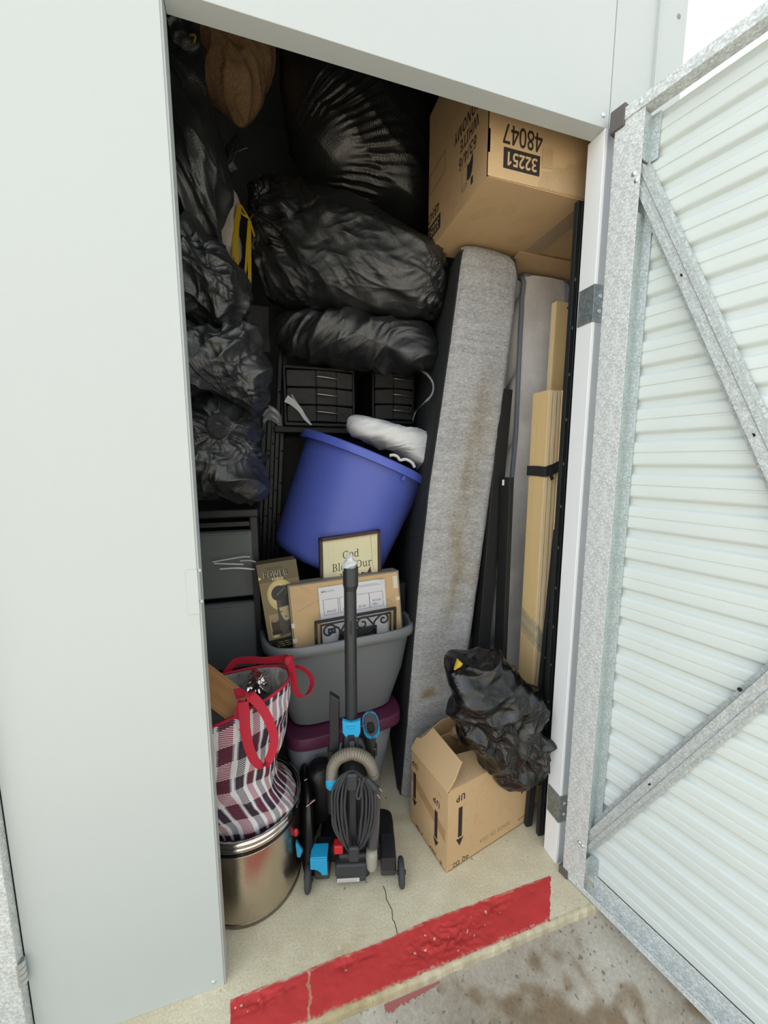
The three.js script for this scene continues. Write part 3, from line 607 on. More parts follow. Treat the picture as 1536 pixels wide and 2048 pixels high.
{
  const o = thing('mattress', 'white mattress with grey blue piping standing on end behind the plywood boards', 'mattress', [1.13, 0, -0.45]);
  const fab = dtex(512, 512, (u, w) => { const g = 0.92 + 0.05 * fbm(u * 6, w * 9, 2) + 0.03 * N3(u * 120, w * 120, 1), s = clamp(fbm(u * 4, w * 3, 8) * 1.6 - 0.1); return mix3([g, g * 0.985, g * 0.975], [g * 0.86, g * 0.82, g * 0.79], s); });
  const fabM = std('#ffffff', 0.95, { map: per(fab, 0.6), bumpMap: per(fab, 0.25), bumpScale: 0.004 }), panelM = std('#dedad2', 0.9), pipe = std('#868c9c', 0.8);
  const X = (y) => 1.03 + 0.075 * Math.min(1, y / 1.4), TH = 0.2, H = 2.0, zf = -0.45, D = 0.8;
  const P = [], I = [], U = [], n = 40; // border face
  for (let j = 0; j <= n; j++) { const y = (j / n) * H; for (let i = 0; i <= 8; i++) { const s = i / 8; P.push(X(y) + s * TH, y, zf - 0.012 * (1 - sin(s * PI)) + 0.004 * N3(s * 5, y * 6, 4)); U.push(s * TH, y); } if (j) for (let i = 0; i < 8; i++) { const a = (j - 1) * 9 + i, b = a + 9; I.push(a, a + 1, b, a + 1, b + 1, b); } }
  const surf = (P, U, I) => { const g = new THREE.BufferGeometry(); g.setAttribute('position', new THREE.Float32BufferAttribute(P, 3)); g.setAttribute('uv', new THREE.Float32BufferAttribute(U, 2)); g.setIndex(I); g.computeVertexNormals(); return g.toNonIndexed(); };
  part('border', surf(P, U, I), fabM, o);
  // quilted left face, puffed between stitch lines 0.2 m apart
  const P2 = [], U2 = [], I2 = [], m = 60, q = 120;
  for (let j = 0; j <= q; j++) { const y = (j / q) * H; for (let i = 0; i <= m; i++) { const d = (i / m) * D, pf = Math.pow(abs(sin(PI * (y + 0.12 * sin(d * 9)) / 0.28)), 0.45) * Math.min(1, Math.pow(d / 0.06, 0.5)); P2.push(X(y) - 0.002 - 0.028 * pf * Math.min(1, d / 0.02), y, zf - 0.012 - d); U2.push(d, y); } if (j) for (let i = 0; i < m; i++) { const a = (j - 1) * (m + 1) + i, b = a + m + 1; I2.push(a, b, a + 1, a + 1, b, b + 1); } }
  for (let i = 0; i < P2.length; i += 3) P2[i] += 0.15 * (zf - P2[i + 2]);
  part('quilted_panel', surf(P2, U2, I2), panelM, o);
  const core = []; for (const y of [0.005, 0.5, 1, 1.4, H - 0.006]) core.push({ x: X(y) + TH / 2, y, z: zf - 0.02 - D / 2, a: TH / 2 - 0.002, b: D / 2, n: 14 });
  part('core', loft(core, 64, true, true, (q) => { q.x += 0.15 * (zf - q.z); return q; }), fabM, o);
  for (const dx of [-0.004, TH + 0.002]) { const c = []; for (let y = 0; y <= H; y += 0.1) c.push([X(y) + dx, y, zf - 0.008]); c.push([X(H) + dx, H - 0.004, zf - 0.03], [X(H) + dx + 0.06, H, zf - 0.4]); part('piping', tube(c, 0.0085, 90, 10), pipe, o); }
  const c = []; for (let i = 0; i <= 8; i++) c.push([X(H) + (i / 8) * TH, H, zf - 0.012]); part('piping', tube(c, 0.006, 20, 8), pipe, o);
}
// two black bed boards leaning in the gap
const blackWood = std('#1b1c1d', 0.55);
single('bed_board', 'taller flat black board leaning in the gap between box spring and mattress', 'board', beam([0.893, 0.004, -0.38], [0.995, 1.56, -0.4], 0.052, 0.05, [1, 0, 0], 0.002), blackWood);
const bb = thing('bed_board', 'shorter flat black board with a small white tag leaning in the gap beside the mattress', 'board', [1.0, 0, -0.34]);
part('board', beam([0.972, 0.004, -0.31], [0.984, 1.24, -0.335], 0.018, 0.06, [1, 0, 0], 0.002), blackWood, bb);
part('tag', box2([[0.955,1.238,-0.32][0], 1.212, -0.3215], [[0.955,1.238,-0.32][0] + 0.008, 1.232, -0.3205], 0), std('#d9d9d6', 0.7), bb, 'small white tag');

// plywood boards strapped together
const ply = dtex(1024, 1024, (u, w) => { // face: u across, w along
  const r = N3(u * 14 + 2.2 * N3(u * 2, w * 1.2, 3), w * 0.8, 5), f = N3(u * 130, w * 5, 1), g = 0.5 + 0.22 * r + 0.14 * f; return mix3(hex('#d2b078'), hex('#eed49f'), clamp(g)); });
const plyEdge = dtex(512, 1024, (u, w) => { const l = Math.floor(u * 7), k = (l % 2) ? 0.62 : 0.35, f = N3(u * 60, w * 30, 2) * 0.2 + N3(u * 200, w * 9, 6) * 0.25 + N3(l * 3.3, w * 14, 4) * 0.22; return mix3(hex('#d0ab78'), hex('#fbecc8'), clamp(k + 0.22 + f)); });
const plyM = std('#ffffff', 0.6, { map: per(ply, [0.16, 1.0]) }), plyE = std('#ffffff', 0.75, { map: (() => { const t = plyEdge.clone(); t.needsUpdate = true; return t; })() });
function plank(label, x, x2, zf, zb, top, leanX, m = plyE) {
  const o = thing('plywood_board', label, 'board', [x, 0, zf], 0, 'plywood boards by the right jamb');
  // the face veneers and the layered edge
  const th = x2 - x - 0.0034;
  const g = box2([x, 0.003, zb], [x + th, top, zf - 0.002], 0.0012); const e = sheet([x + 0.0006, 0.004, zf], [th - 0.0012, 0, 0], [0, top - 0.006, 0], 0.0028);
  const sh = (q) => { const p = q.attributes.position; for (let i = 0; i < p.count; i++) { const y = p.getY(i); p.setX(i, p.getX(i) + leanX * (y - 0.8)); } return q; };
  const u = e.attributes.uv; for (let i = 0; i < u.count; i++) u.setY(i, u.getY(i) * 1.6 + x * 7);
  part('face', sh(g), plyM, o); part('layered_edge', sh(e), m, o);
  return o;
}
plank('strapped plywood board with a broad pale face, first from the mattress', 1.034, 1.051, -0.2, -0.282, 1.53, 0.004);
plank('strapped plywood board, second of the bundle counted from the mattress', 1.0515, 1.068, -0.2, -0.275, 1.528, 0.004);
plank('strapped plywood board, third of the bundle counted from the mattress', 1.0685, 1.085, -0.203, -0.28, 1.53, 0.004);
plank('strapped plywood board next to the black rails, last of the bundle', 1.0855, 1.102, -0.2, -0.28, 1.531, 0.004);
{
  const o = thing('plywood_board', 'single tall plywood board standing behind the strapped bundle, with a small hole', 'board', [1.14, 0, -0.3], 0, 'plywood boards by the right jamb');
  part('face', beam([1.125, 0.003, -0.3], [1.147, 1.845, -0.3], 0.052, 0.018, [1, 0, 0], 0.002), plyM, o);
  part('edge', beam([1.0985, 0.003, -0.304], [1.1205, 1.843, -0.304], 0.004, 0.016, [1, 0, 0], 0.001), std('#ead6ab', 0.7), o, 'pale cut edge');
  part('screw_hole', at(new THREE.CylinderGeometry(0.003, 0.003, 0.002, 10).rotateX(PI / 2), ...[1.168,1.826,-0.29]), darkHole, o);
}
{
  const y = 1.265, pts = [[1.03, y, -0.285], [1.0335, y, -0.24], [1.034, y - 0.002, -0.199], [1.05, y + 0.002, -0.1965], [1.075, y + 0.01, -0.197], [1.104, y + 0.024, -0.1985], [1.1065, y + 0.024, -0.24], [1.105, y + 0.02, -0.284]];
  const o = thing('strap', 'black hook and loop strap tied around the bundle of plywood boards', 'strap', [1.07, y, -0.2]);
  part('band', ribbon(pts, 0.034, [0, 1, 0], 0.002, 60), std('#202123', 0.85), o);
  part('loose_end', ribbon([[1.054, y - 0.012, -0.1945], [1.058, y - 0.02, -0.193], [1.062, y - 0.028, -0.192]], 0.012, [0.9, 0.3, 0], 0.0015, 10), std('#202123', 0.85), o);
  const film = phy('#f4f6f6', 0.12, { transmission: 0.92, thickness: 0, ior: 1.5 });
  const w = thing('stretch_film', 'clear stretch film twisted around the foot of the plywood boards', 'stretch film', [1.07, 0.7, -0.2]);
  for (let k = 0; k < 7; k++) { const yy = 0.635 + 0.013 * k, s = -0.05 - 0.008 * k; part('strand', ribbon([[1.0315, yy + 0.05, -0.282], [1.031, yy + 0.03, -0.24], [1.034, yy + 0.015, -0.1985], [1.06, yy + s * 0.3, -0.1955 + 0.002 * (k % 2)], [1.1, yy + s, -0.197]], 0.006 + 0.003 * ((k * 7) % 3), [0, 1, 0.25 * ((k % 3) - 1)], 0.0008, 40), film, w); }
}
// black angle iron bed rails just inside the jamb
const railM = std('#26282a', 0.45, { metalness: 0.3, bumpMap: per(crinkle, 0.1), bumpScale: 0.0006 });
function rail(label, a, b) {
  const o = thing('bed_rail', label, 'bed rail', a, 0, 'black bed rails');
  const mv = (p, x, z) => [p[0] + x, p[1], p[2] + z];
  part('angle_iron', [beam(a, b, 0.024, 0.004, [1, 0, 0], 0.001), beam(mv(a, -0.01, -0.007), mv(b, -0.01, -0.007), 0.004, 0.012, [1, 0, 0], 0.001), beam(mv(a, 0.003, 0.002), mv(b, 0.003, 0.002), 0.004, 0.004, [1, 0, 0], 0.0015)], railM, o);
  const dark = std('#6a6d6f', 0.6);
  for (let i = 0; i < 13; i++) { const y = 0.25 + i * 0.13, t = (y - a[1]) / (b[1] - a[1]); if (t < 0.95) part('slot', at(new THREE.CylinderGeometry(0.002, 0.002, 0.001, 10).rotateX(PI / 2).scale(1, 2.4, 1), lerp(a[0], b[0], t) - 0.006, y, lerp(a[2], b[2], t) + 0.0024), dark, o); }
}
rail('long black angle iron bed rail standing just inside the white right jamb', [1.014,0.003,-0.092], [1.013,2.015,-0.085]);
rail('shorter black angle iron leaning behind the long bed rail, foot nearer the small carton', [0.995,0.003,-0.132], [1.05,1.076,-0.135]);

// ---- cardboard -------------------------------------------------------------------
const kraft = (ctx, w, h, s = 1) => {
  ctx.fillStyle = '#c9aa80'; ctx.fillRect(0, 0, w, h);
  for (let i = 0; i < 900 * s; i++) { const a = rnd() * 0.07; ctx.fillStyle = rnd() > 0.5 ? `rgba(90,60,30,${a})` : `rgba(235,200,150,${a})`; const l = 6 + rnd() * 60; ctx.fillRect(rnd() * w, rnd() * h, 1 + rnd() * 2, l); }
  for (let x = 0; x < w; x += 7) { ctx.fillStyle = 'rgba(80,50,20,0.025)'; ctx.fillRect(x, 0, 3, h); }
  for (let i = 0; i < 40 * s; i++) { ctx.fillStyle = `rgba(100,70,40,${rnd() * 0.06})`; ctx.beginPath(); ctx.ellipse(rnd() * w, rnd() * h, 10 + rnd() * 60, 5 + rnd() * 30, rnd() * 3, 0, 7); ctx.fill(); }
};
const card = (t) => std('#ffffff', 0.85, { map: t });
const plainCard = card(ctex(512, 512, (c, w, h) => kraft(c, w, h, 0.4)));
const cardIn = std('#b0936c', 0.9), tapeM = phy('#c2a47c', 0.3, { clearcoat: 0.8, clearcoatRoughness: 0.12, bumpMap: per(crinkle, 0.12), bumpScale: 0.002 });
{
  const x0 = 0.729, x1 = 1.43, z1 = -0.108, z0 = -0.504, y0 = 2.04, h = 0.44;
  const o = thing('cardboard_box', 'large upside down cardboard carton printed 48047 on top of the box spring and mattress', 'box', [1.08, y0, -0.306]);
  const front = ctex(1400, 880, (c, w, hh) => {
    kraft(c, w, hh, 2); const k = w / 0.701; // pixels per metre
    c.save(); c.translate((0.8315 - x0) * k, hh - 0.072 * k); c.rotate(PI);
    c.textAlign = 'center'; c.textBaseline = 'middle';
    // upright frame: 32251 above 48047
    c.fillStyle = '#2b2420'; c.fillRect(-0.057 * k, -0.045 * k, 0.114 * k, 0.05 * k);
    c.font = `bold ${0.046 * k}px sans-serif`; c.save(); c.scale(0.78, 1); c.fillStyle = '#c9aa80'; c.fillText('32251', 0, -0.0195 * k); c.restore();
    c.font = `${0.062 * k}px sans-serif`; c.save(); c.scale(0.72, 1); c.fillStyle = '#2b2420'; c.strokeStyle = '#2b2420'; c.lineWidth = 4; c.fillText('48047', 0, 0.037 * k); c.strokeText('48047', 0, 0.037 * k); c.restore();
    c.restore();
  });
  const left = ctex(900, 1000, (c, w, hh) => {
    kraft(c, w, hh, 1.6); const k = w / 0.396;
    c.save(); c.translate((-0.222 + 0.504) * k, hh - 0.1 * k); c.rotate(PI); c.fillStyle = c.strokeStyle = '#2b2420'; c.textAlign = 'center'; c.textBaseline = 'middle';
    c.font = `bold ${0.045 * k}px sans-serif`; c.save(); c.scale(0.75, 1);
    c.fillText('63/4/6', 0.0 * k, 0.03 * k); c.fillText('WHITE', -0.01 * k, 0.075 * k); c.fillText('ECONOMY', 0.0 * k, 0.12 * k); c.restore();
    // roll of liners: outline and a dark bag
    c.lineWidth = 3; c.strokeRect(0.0 * k, -0.05 * k, 0.03 * k, 0.055 * k); c.beginPath(); c.ellipse(0.015 * k, -0.05 * k, 0.015 * k, 0.008 * k, 0, 0, 7); c.stroke();
    c.fillStyle = '#27283a'; c.beginPath(); c.moveTo(-0.002 * k, -0.042 * k); c.quadraticCurveTo(-0.035 * k, -0.055 * k, -0.034 * k, 0.0); c.lineTo(-0.03 * k, 0.015 * k); c.quadraticCurveTo(-0.02 * k, -0.01 * k, -0.002 * k, -0.002 * k); c.fill(); c.fillRect(-0.036 * k, -0.068 * k, 0.012 * k, 0.02 * k);
    c.restore();
    c.save(); c.translate((-0.43 + 0.504) * k, hh - 0.21 * k); c.rotate(PI); c.strokeStyle = '#2b2420'; c.lineWidth = 5; c.strokeRect(-0.06 * k, -0.03 * k, 0.12 * k, 0.06 * k); c.restore();
    c.save(); c.translate((-0.455 + 0.504) * k, hh - 0.075 * k); c.rotate(PI); c.textAlign = 'center'; c.textBaseline = 'middle'; c.fillStyle = '#2b2420'; c.fillRect(-0.057 * k, -0.043 * k, 0.114 * k, 0.046 * k); c.font = `bold ${0.042 * k}px sans-serif`; c.fillStyle = '#c9aa80'; c.save(); c.scale(0.78, 1); c.fillText('32251', 0, -0.02 * k); c.fillStyle = '#2b2420'; c.fillText('48047', 0, 0.03 * k); c.restore(); c.restore();
  });
  part('front_panel', sheet([x0, y0, z1], [x1 - x0, 0, 0], [0, h, 0], 0.005), card(front), o);
  part('side_panel', sheet([x0, y0, z0], [0, 0, z1 - z0], [0, h, 0], 0.005), card(left), o);
  part('side_panel', sheet([x1, y0, z1], [0, 0, z0 - z1], [0, h, 0], 0.005), plainCard, o);
  part('back_panel', sheet([x1, y0, z0], [x0 - x1, 0, 0], [0, h, 0], 0.005), plainCard, o);
  part('top_panel', sheet([x0, y0 + h, z1], [x1 - x0, 0, 0], [0, 0, z0 - z1], 0.005), plainCard, o);
  const mid = 1.078;
  // closed flaps underneath: two wide ones meeting at the middle seam, slightly uneven
  part('flap', sheet([mid, y0 - 0.004, z1 - 0.003], [x0 + 0.002 - mid, 0.003, 0], [0, 0.001, z0 - z1 + 0.006], 0.005), plainCard, o);
  part('flap', sheet([x1 - 0.002, y0 - 0.002, z1 - 0.003], [mid + 0.002 - x1, 0.0, 0], [0, 0, z0 - z1 + 0.006], 0.005), plainCard, o);
  part('flap', sheet([x0 + 0.3, y0 - 0.0045, z0 + 0.12], [x1 - x0 - 0.32, -0.004, 0], [0, -0.026, -0.135], 0.004), plainCard, o, 'loose flap edge hanging at the back');
  // glossy packing tape: along the seam and bridging the front edge
  part('tape', sheet([mid + 0.03, y0 - 0.0048, z1 + 0.0], [-0.06, 0, 0], [0, 0, z0 - z1], 0.0006), tapeM, o);
  { // wide strips of clear tape rucked across the lower right of the front panel
    const piece = (pts, z, sd) => { const e = new THREE.ExtrudeGeometry(new THREE.Shape(pts.map((p) => new THREE.Vector2(p[0], p[1]))), { depth: 0.0006, bevelEnabled: false, curveSegments: 4 }); e.translate(0, 0, z + 0.0004); return uvm(e); };
    part('tape', piece([[0.885, 2.042], [1.4, 2.042], [1.4, 2.118], [1.06, 2.128], [1.035, 2.14], [1.01, 2.12], [0.985, 2.116], [0.96, 2.098], [0.945, 2.104], [0.925, 2.084], [0.9, 2.08]], z1, 1), tapeM, o, 'glossy packing tape');
    part('tape', piece([[0.895, 2.09], [0.93, 2.094], [0.926, 2.14], [0.893, 2.136]], z1 + 0.0005, 2), tapeM, o, 'glossy packing tape');
  }
}
// small carton standing on its end by the jamb, arrows printed upside down
{
  const A = [0.642, 0, -0.075], B = [0.600, 0, -0.279], C = [1.0, 0, -0.153], H = 0.286;
  const D = [B[0] + C[0] - A[0], 0, B[2] + C[2] - A[2]];
  const s = (p, q) => [q[0] - p[0], 0, q[2] - p[2]], up = (p, y) => [p[0], y, p[2]];
  const o = thing('cardboard_box', 'small open cardboard carton printed UP with arrows on the floor by the right jamb', 'box', [0.8, 0, -0.17]);
  const arrow = (c, x, y, k, t = true) => { c.save(); c.translate(x, y); c.rotate(PI); c.fillStyle = '#2a2320'; const u = k; c.fillRect(-0.008 * u, -0.052 * u, 0.016 * u, 0.1 * u); c.beginPath(); c.moveTo(0, -0.083 * u); c.lineTo(0.0155 * u, -0.055 * u); c.lineTo(0.008 * u, -0.057 * u); c.lineTo(-0.008 * u, -0.057 * u); c.lineTo(-0.0155 * u, -0.055 * u); c.fill(); if (t) { c.font = `bold ${0.03 * u}px sans-serif`; c.textAlign = 'center'; c.fillText('UP', 0, 0.09 * u); } c.restore(); };
  const lw = Math.hypot(A[0] - B[0], A[2] - B[2]), rw = Math.hypot(C[0] - A[0], C[2] - A[2]);
  const leftT = ctex(640, 880, (c, w, h) => { kraft(c, w, h, 1.1); const k = w / lw; c.fillStyle = 'rgba(150,105,55,0.45)'; c.beginPath(); c.moveTo(0, h * 0.28); c.lineTo(w * 0.95, h * 0.5); c.lineTo(w * 0.95, h * 0.64); c.lineTo(0, h * 0.42); c.fill(); arrow(c, 0.15 * k, h - 0.125 * k, k); arrow(c, 0.022 * k, h - 0.16 * k, k);
    c.save(); c.translate(0.168 * k, h - 0.018 * k); c.rotate(PI); c.fillStyle = '#3a2c22'; c.font = `bold ${0.02 * k}px sans-serif`; c.fillText('8', -0.018 * k, 0); c.fillText('IMP', 0.014 * k, 0); c.fillText('2 YM', 0.09 * k, 0); c.restore(); });
  const rightT = ctex(1200, 880, (c, w, h) => { kraft(c, w, h, 1.6); const k = w / rw; arrow(c, 0.052 * k, h - 0.152 * k, k); arrow(c, 0.335 * k, h - 0.2 * k, k);
    c.save(); c.translate(0.092 * k, h - 0.02 * k); c.rotate(PI); c.fillStyle = '#4a382a'; c.font = `bold ${0.022 * k}px sans-serif`; c.fillText('4Q', 0, 0); c.fillText('OZ.', 0.037 * k, 0); c.restore();
    c.save(); c.translate(0.3 * k, h - 0.045 * k); c.rotate(PI); c.fillStyle = 'rgba(110,80,45,0.4)'; c.font = `bold ${0.022 * k}px sans-serif`; c.fillText('MADE IN USA', 0.02 * k, 0); c.restore();
    c.save(); c.translate(0.345 * k, h - 0.03 * k); c.rotate(PI); c.fillStyle = 'rgba(60,42,28,0.8)'; c.font = `bold ${0.012 * k}px sans-serif`; c.fillText('14 cu ft', -0.02 * k, 0); c.restore(); });
  part('side_panel', sheet(B, s(B, A), [0, H, 0], 0.005), card(leftT), o);
  part('front_panel', sheet(A, s(A, C), [0, H, 0], 0.005), card(rightT), o);
  part('side_panel', sheet(C, s(C, D), [0, H, 0], 0.005), plainCard, o);
  part('back_panel', sheet(D, s(D, B), [0, H, 0], 0.005), plainCard, o);
  part('bottom_panel', sheet([B[0], 0.006, B[2]], s(B, A), s(A, C), 0.005), plainCard, o);
  // left flap, torn along the back, leaning inward; front flap folded in; back flap up
  const flapOn = (p, q, pts, lean, t = 0.005) => { // pts in (along, up) metres of the flap plane hinged on p-q
    const U = v(s(p, q)).normalize(), n = new V3(U.z, 0, -U.x), W = new V3(0, cos(lean), 0).addScaledVector(n, sin(lean));
    const g = extrude(pts, t, { bevel: 0.0008 }); const N = U.clone().cross(W); g.applyMatrix4(new THREE.Matrix4().makeBasis(U, W, N).setPosition(new V3(p[0], H, p[2]))); return uvm(g);
  };
  part('flap', flapOn(B, A, [[0.0, 0], [lw, 0], [lw + 0.003, 0.045], [lw - 0.004, 0.098], [0.045, 0.108], [0.032, 0.075], [0.018, 0.05], [0.0, 0.042]], 0.62), plainCard, o);
  part('flap', flapOn(A, C, [[0.005, 0], [rw - 0.05, 0], [rw - 0.06, 0.06], [0.05, 0.1]], 1.35), plainCard, o);
  part('flap', flapOn(D, B, [[0, 0], [rw, 0], [rw - 0.02, 0.03], [rw - 0.12, 0.075], [0.05, 0.075], [0, 0.03]], 0.2), cardIn, o);
  // crumpled tan paper stuffed at the back
  single('packing_paper', 'crumpled tan packing paper poking up between box spring and small carton', 'paper', bagBody([[0.764,0.303],[0.784,0.313],[0.802,0.278],[0.823,0.257],[0.82,0.222],[0.793,0.222],[0.769,0.255]], -0.31, 0.025, { seed: 90, N: 90, M: 50, amp: 0.6 }), std('#b79c74', 0.9));
}

// ---- left side and middle: drawers, bars, cart ------------------------------------
const blackFab = dtex(512, 512, (u, w) => { const g = 0.22 + 0.035 * N3(u * 20, w * 200, 1) + 0.03 * N3(u * 220, w * 30, 4) + 0.02 * N3(u * 7, w * 7, 2); return [g * 1.02, g, g * 0.99]; });
const fabDark = std('#ffffff', 0.9, { map: per(blackFab, 0.25), bumpMap: per(blackFab, 0.25), bumpScale: 0.001 }), frameBlack = std('#0f0f10', 0.6), nickel = std('#8f8d88', 0.35, { metalness: 0.85 });
function fabricDrawers(label, x0, x1, y0, top, z, turn, mids) {
  const w = x1 - x0, D = 0.3, H = top - y0, n = 3, o = thing('drawer_unit', label, 'drawer unit', [(x0 + x1) / 2, y0, z], turn, 'black fabric drawer units');
  own('shell', [box(0.01, H, D, -w / 2 + 0.005, H / 2, -D / 2, 0.003), box(0.01, H, D, w / 2 - 0.005, H / 2, -D / 2, 0.003), box(w, 0.012, D, 0, H - 0.006, -D / 2, 0.003), box(w, 0.014, D, 0, 0.007, -D / 2, 0.003), box(w, H, 0.008, 0, H / 2, -D + 0.004, 0.002)], frameBlack, o);
  const h = (H - 0.03) / n, pw = w - 0.024;
  for (let k = 0; k < n; k++) {
    const d = new THREE.Group(); d.name = 'drawer'; o.add(d); d.updateMatrixWorld(true);
    const yc = H - 0.014 - h * (k + 0.5), bul = 0.006 + 0.006 * N3(k * 3.3 + x0 * 9, 1, 2);
    // soft sagging fabric front; the middle panel is set apart by its seams
    const front = (a, b, zo) => { const g = new RoundedBoxGeometry(b - a, h - 0.005, 0.02, 5, 0.006), p = g.attributes.position; for (let i = 0; i < p.count; i++) { const xx = p.getX(i) + (a + b) / 2, yy = p.getY(i); p.setXYZ(i, xx, yy + yc - 0.005 * Math.pow((2 * xx) / pw, 2) * (yy > 0 ? 1 : 0.4), p.getZ(i) + zo + bul * (1 - Math.pow((2 * xx) / pw, 2)) + 0.006 * N3(xx * 12, yy * 16 + k * 5, 3)); } g.computeVertexNormals(); return uvm(g); };
    own('front', [front(-pw / 2, mids[0] * pw, 0.0), front(mids[0] * pw + 0.001, mids[1] * pw, 0.003), front(mids[1] * pw + 0.001, pw / 2, 0.0)], fabDark, d);
    own('tray', box(pw, h - 0.02, D - 0.04, 0, yc - 0.004, -D / 2 - 0.005, 0.004), fabDark, d);
    const hx = ((mids[0] + mids[1]) / 2) * pw, hl = 0.043;
    own('handle', tube([[hx - hl, yc + 0.006, 0.011], [hx - hl + 0.003, yc + 0.006, 0.026], [hx, yc + 0.003, 0.031], [hx + hl - 0.003, yc, 0.026], [hx + hl, yc, 0.011]], 0.0042, 30, 10), nickel, d);
  }
}
fabricDrawers('black fabric drawer unit with three bar handles, nearer the black metal bars', 0.222, 0.523, 1.447, 1.69, -0.8, 0.03, [-0.07, 0.24]);
fabricDrawers('black fabric drawer unit beside the box spring, under the clear tape loop', 0.6, 0.8, 1.467, 1.7, -0.8, 0.0, [-0.03, 0.42]);
{
  const o = thing('cabinet', 'plain black cabinet in shadow behind the blue tub, carrying the drawer units', 'cabinet', [0.5, 0, -0.97]);
  part('body', box2([0.19, 0, -1.4], [0.62, 1.42, -1.035], 0.004), frameBlack, o);
  part('top', box2([0.18, 1.42, -1.42], [0.805, 1.446, -0.82], 0.004), frameBlack, o);
  for (const [a, b] of [[0.195, 0.403], [0.407, 0.615]]) part('door', box2([a, 0.02, -1.034], [b, 1.41, -1.02], 0.003), fabDark, o);
}
{ // loop of clear strapping hanging from the right unit
  const film = phy('#f4f6f6', 0.15, { transmission: 0.75, thickness: 0 });
  const o = thing('clear_strap', 'thin clear strap looping in front of the right fabric drawer unit', 'strap', [0.81,1.561,-0.7]);
  part('band', ribbon([[0.723,1.689,-0.75], [0.767,1.683,-0.7], [0.73,1.622,-0.5], [0.735,1.577,-0.45], [0.73,1.538,-0.45], [0.726,1.515,-0.52], [0.768,1.513,-0.7], [0.77,1.479,-0.74]], 0.008, [0.3, 0.2, 1], 0.001, 60), film, o);
  const t = thing('clear_tape', 'torn strip of shiny clear tape sticking up behind the blue tub rim', 'tape', [0.312,1.519,-0.85]);
  part('strip', ribbon([[0.228,1.547,-0.74], [0.255,1.53,-0.74], [0.282,1.504,-0.74], [0.303,1.469,-0.74], [0.326,1.446,-0.74]], (q) => 0.03 - 0.024 * q, [0.6, 0.75, 0.1], 0.0008, 40), film, t);
  part('strip', ribbon([[0.25,1.563,-0.74], [0.267,1.535,-0.74], [0.29,1.5,-0.74], [0.324,1.45,-0.74]], 0.005, [0.6, 0.6, 0.3], 0.0008, 30), film, t);
}
// black slotted metal bars standing in the corner, wrapped with tape at the top
{
  const barM = std('#0c0d0e', 0.45, { metalness: 0.1 });
  const spec = [[517, 1130, 529, 842, 0], [527, 1132, 539, 842, 1], [537, 1130, 547, 842, 2], [545, 1125, 556, 700, 3], [554, 1120, 563, 700, 4]];
  const names = ['first from the left, beside the drawer cart', 'second from the left', 'third from the left, in the middle', 'fourth from the left, tall one', 'fifth from the left, tall one nearest the fabric drawers'];
  const ends = [[[0.093,0.849,-0.84], [0.142,1.466,-0.84]], [[0.113,0.84,-0.85], [0.163,1.468,-0.85]], [[0.134,0.84,-0.86], [0.179,1.469,-0.86]], [[0.152,0.847,-0.87], [0.221,1.786,-0.87]], [[0.172,0.855,-0.88], [0.24,1.79,-0.88]]];
  ends.forEach(([a, b], i) => {
    const A = v(a), B = v(b), d = B.clone().sub(A), foot = A.clone().addScaledVector(d, (0.003 - A.y) / d.y);
    const o = thing('metal_bar', 'slim black corner bar, ' + names[i], 'metal bar', [foot.x, 0, foot.z], 0, 'black metal bars in the corner');
    const F = foot.toArray(), mv = (p, x, z) => [p[0] + x, p[1], p[2] + z];
    part('bar', [beam(F, b, 0.015, 0.0035, [1, 0, 0], 0.0012), beam(mv(F, -0.0065, -0.012), mv(b, -0.0065, -0.012), 0.0035, 0.024, [1, 0, 0], 0.0012)], barM, o);
    for (let k = 0; k < 7; k++) { const q = foot.clone().addScaledVector(d, (0.75 + k * 0.14 + (i % 3) * 0.03) / d.y); if (q.y < b[1] - 0.02) part('stud', at(new THREE.SphereGeometry(0.0045, 10, 8), q.x + 0.002, q.y, q.z + 0.003), std('#26282a', 0.4, { metalness: 0.4 }), o); }
  });
  const film = phy('#eef1f1', 0.12, { transmission: 0.85, thickness: 0 });
  const w = thing('clear_tape', 'crinkled clear tape wrapped around the tops of the black metal bars', 'tape', [0.175,1.491,-0.83]);
  for (let k = 0; k < 7; k++) part('wrap', ribbon([[...[0.137,1.485,-0.83]], [...[0.158,1.51,-0.822]], [...[0.186,1.507,-0.822]], [...[0.212,1.484,-0.83]]].map(([x, y, z]) => [x, y + 0.022 - k * 0.009 - (x - 0.13) * 0.25, z + 0.002 * (k % 3)]), 0.007 + 0.003 * (k % 2), [0, 1, 0.5 * ((k % 3) - 1)], 0.0008, 30), film, w);
}
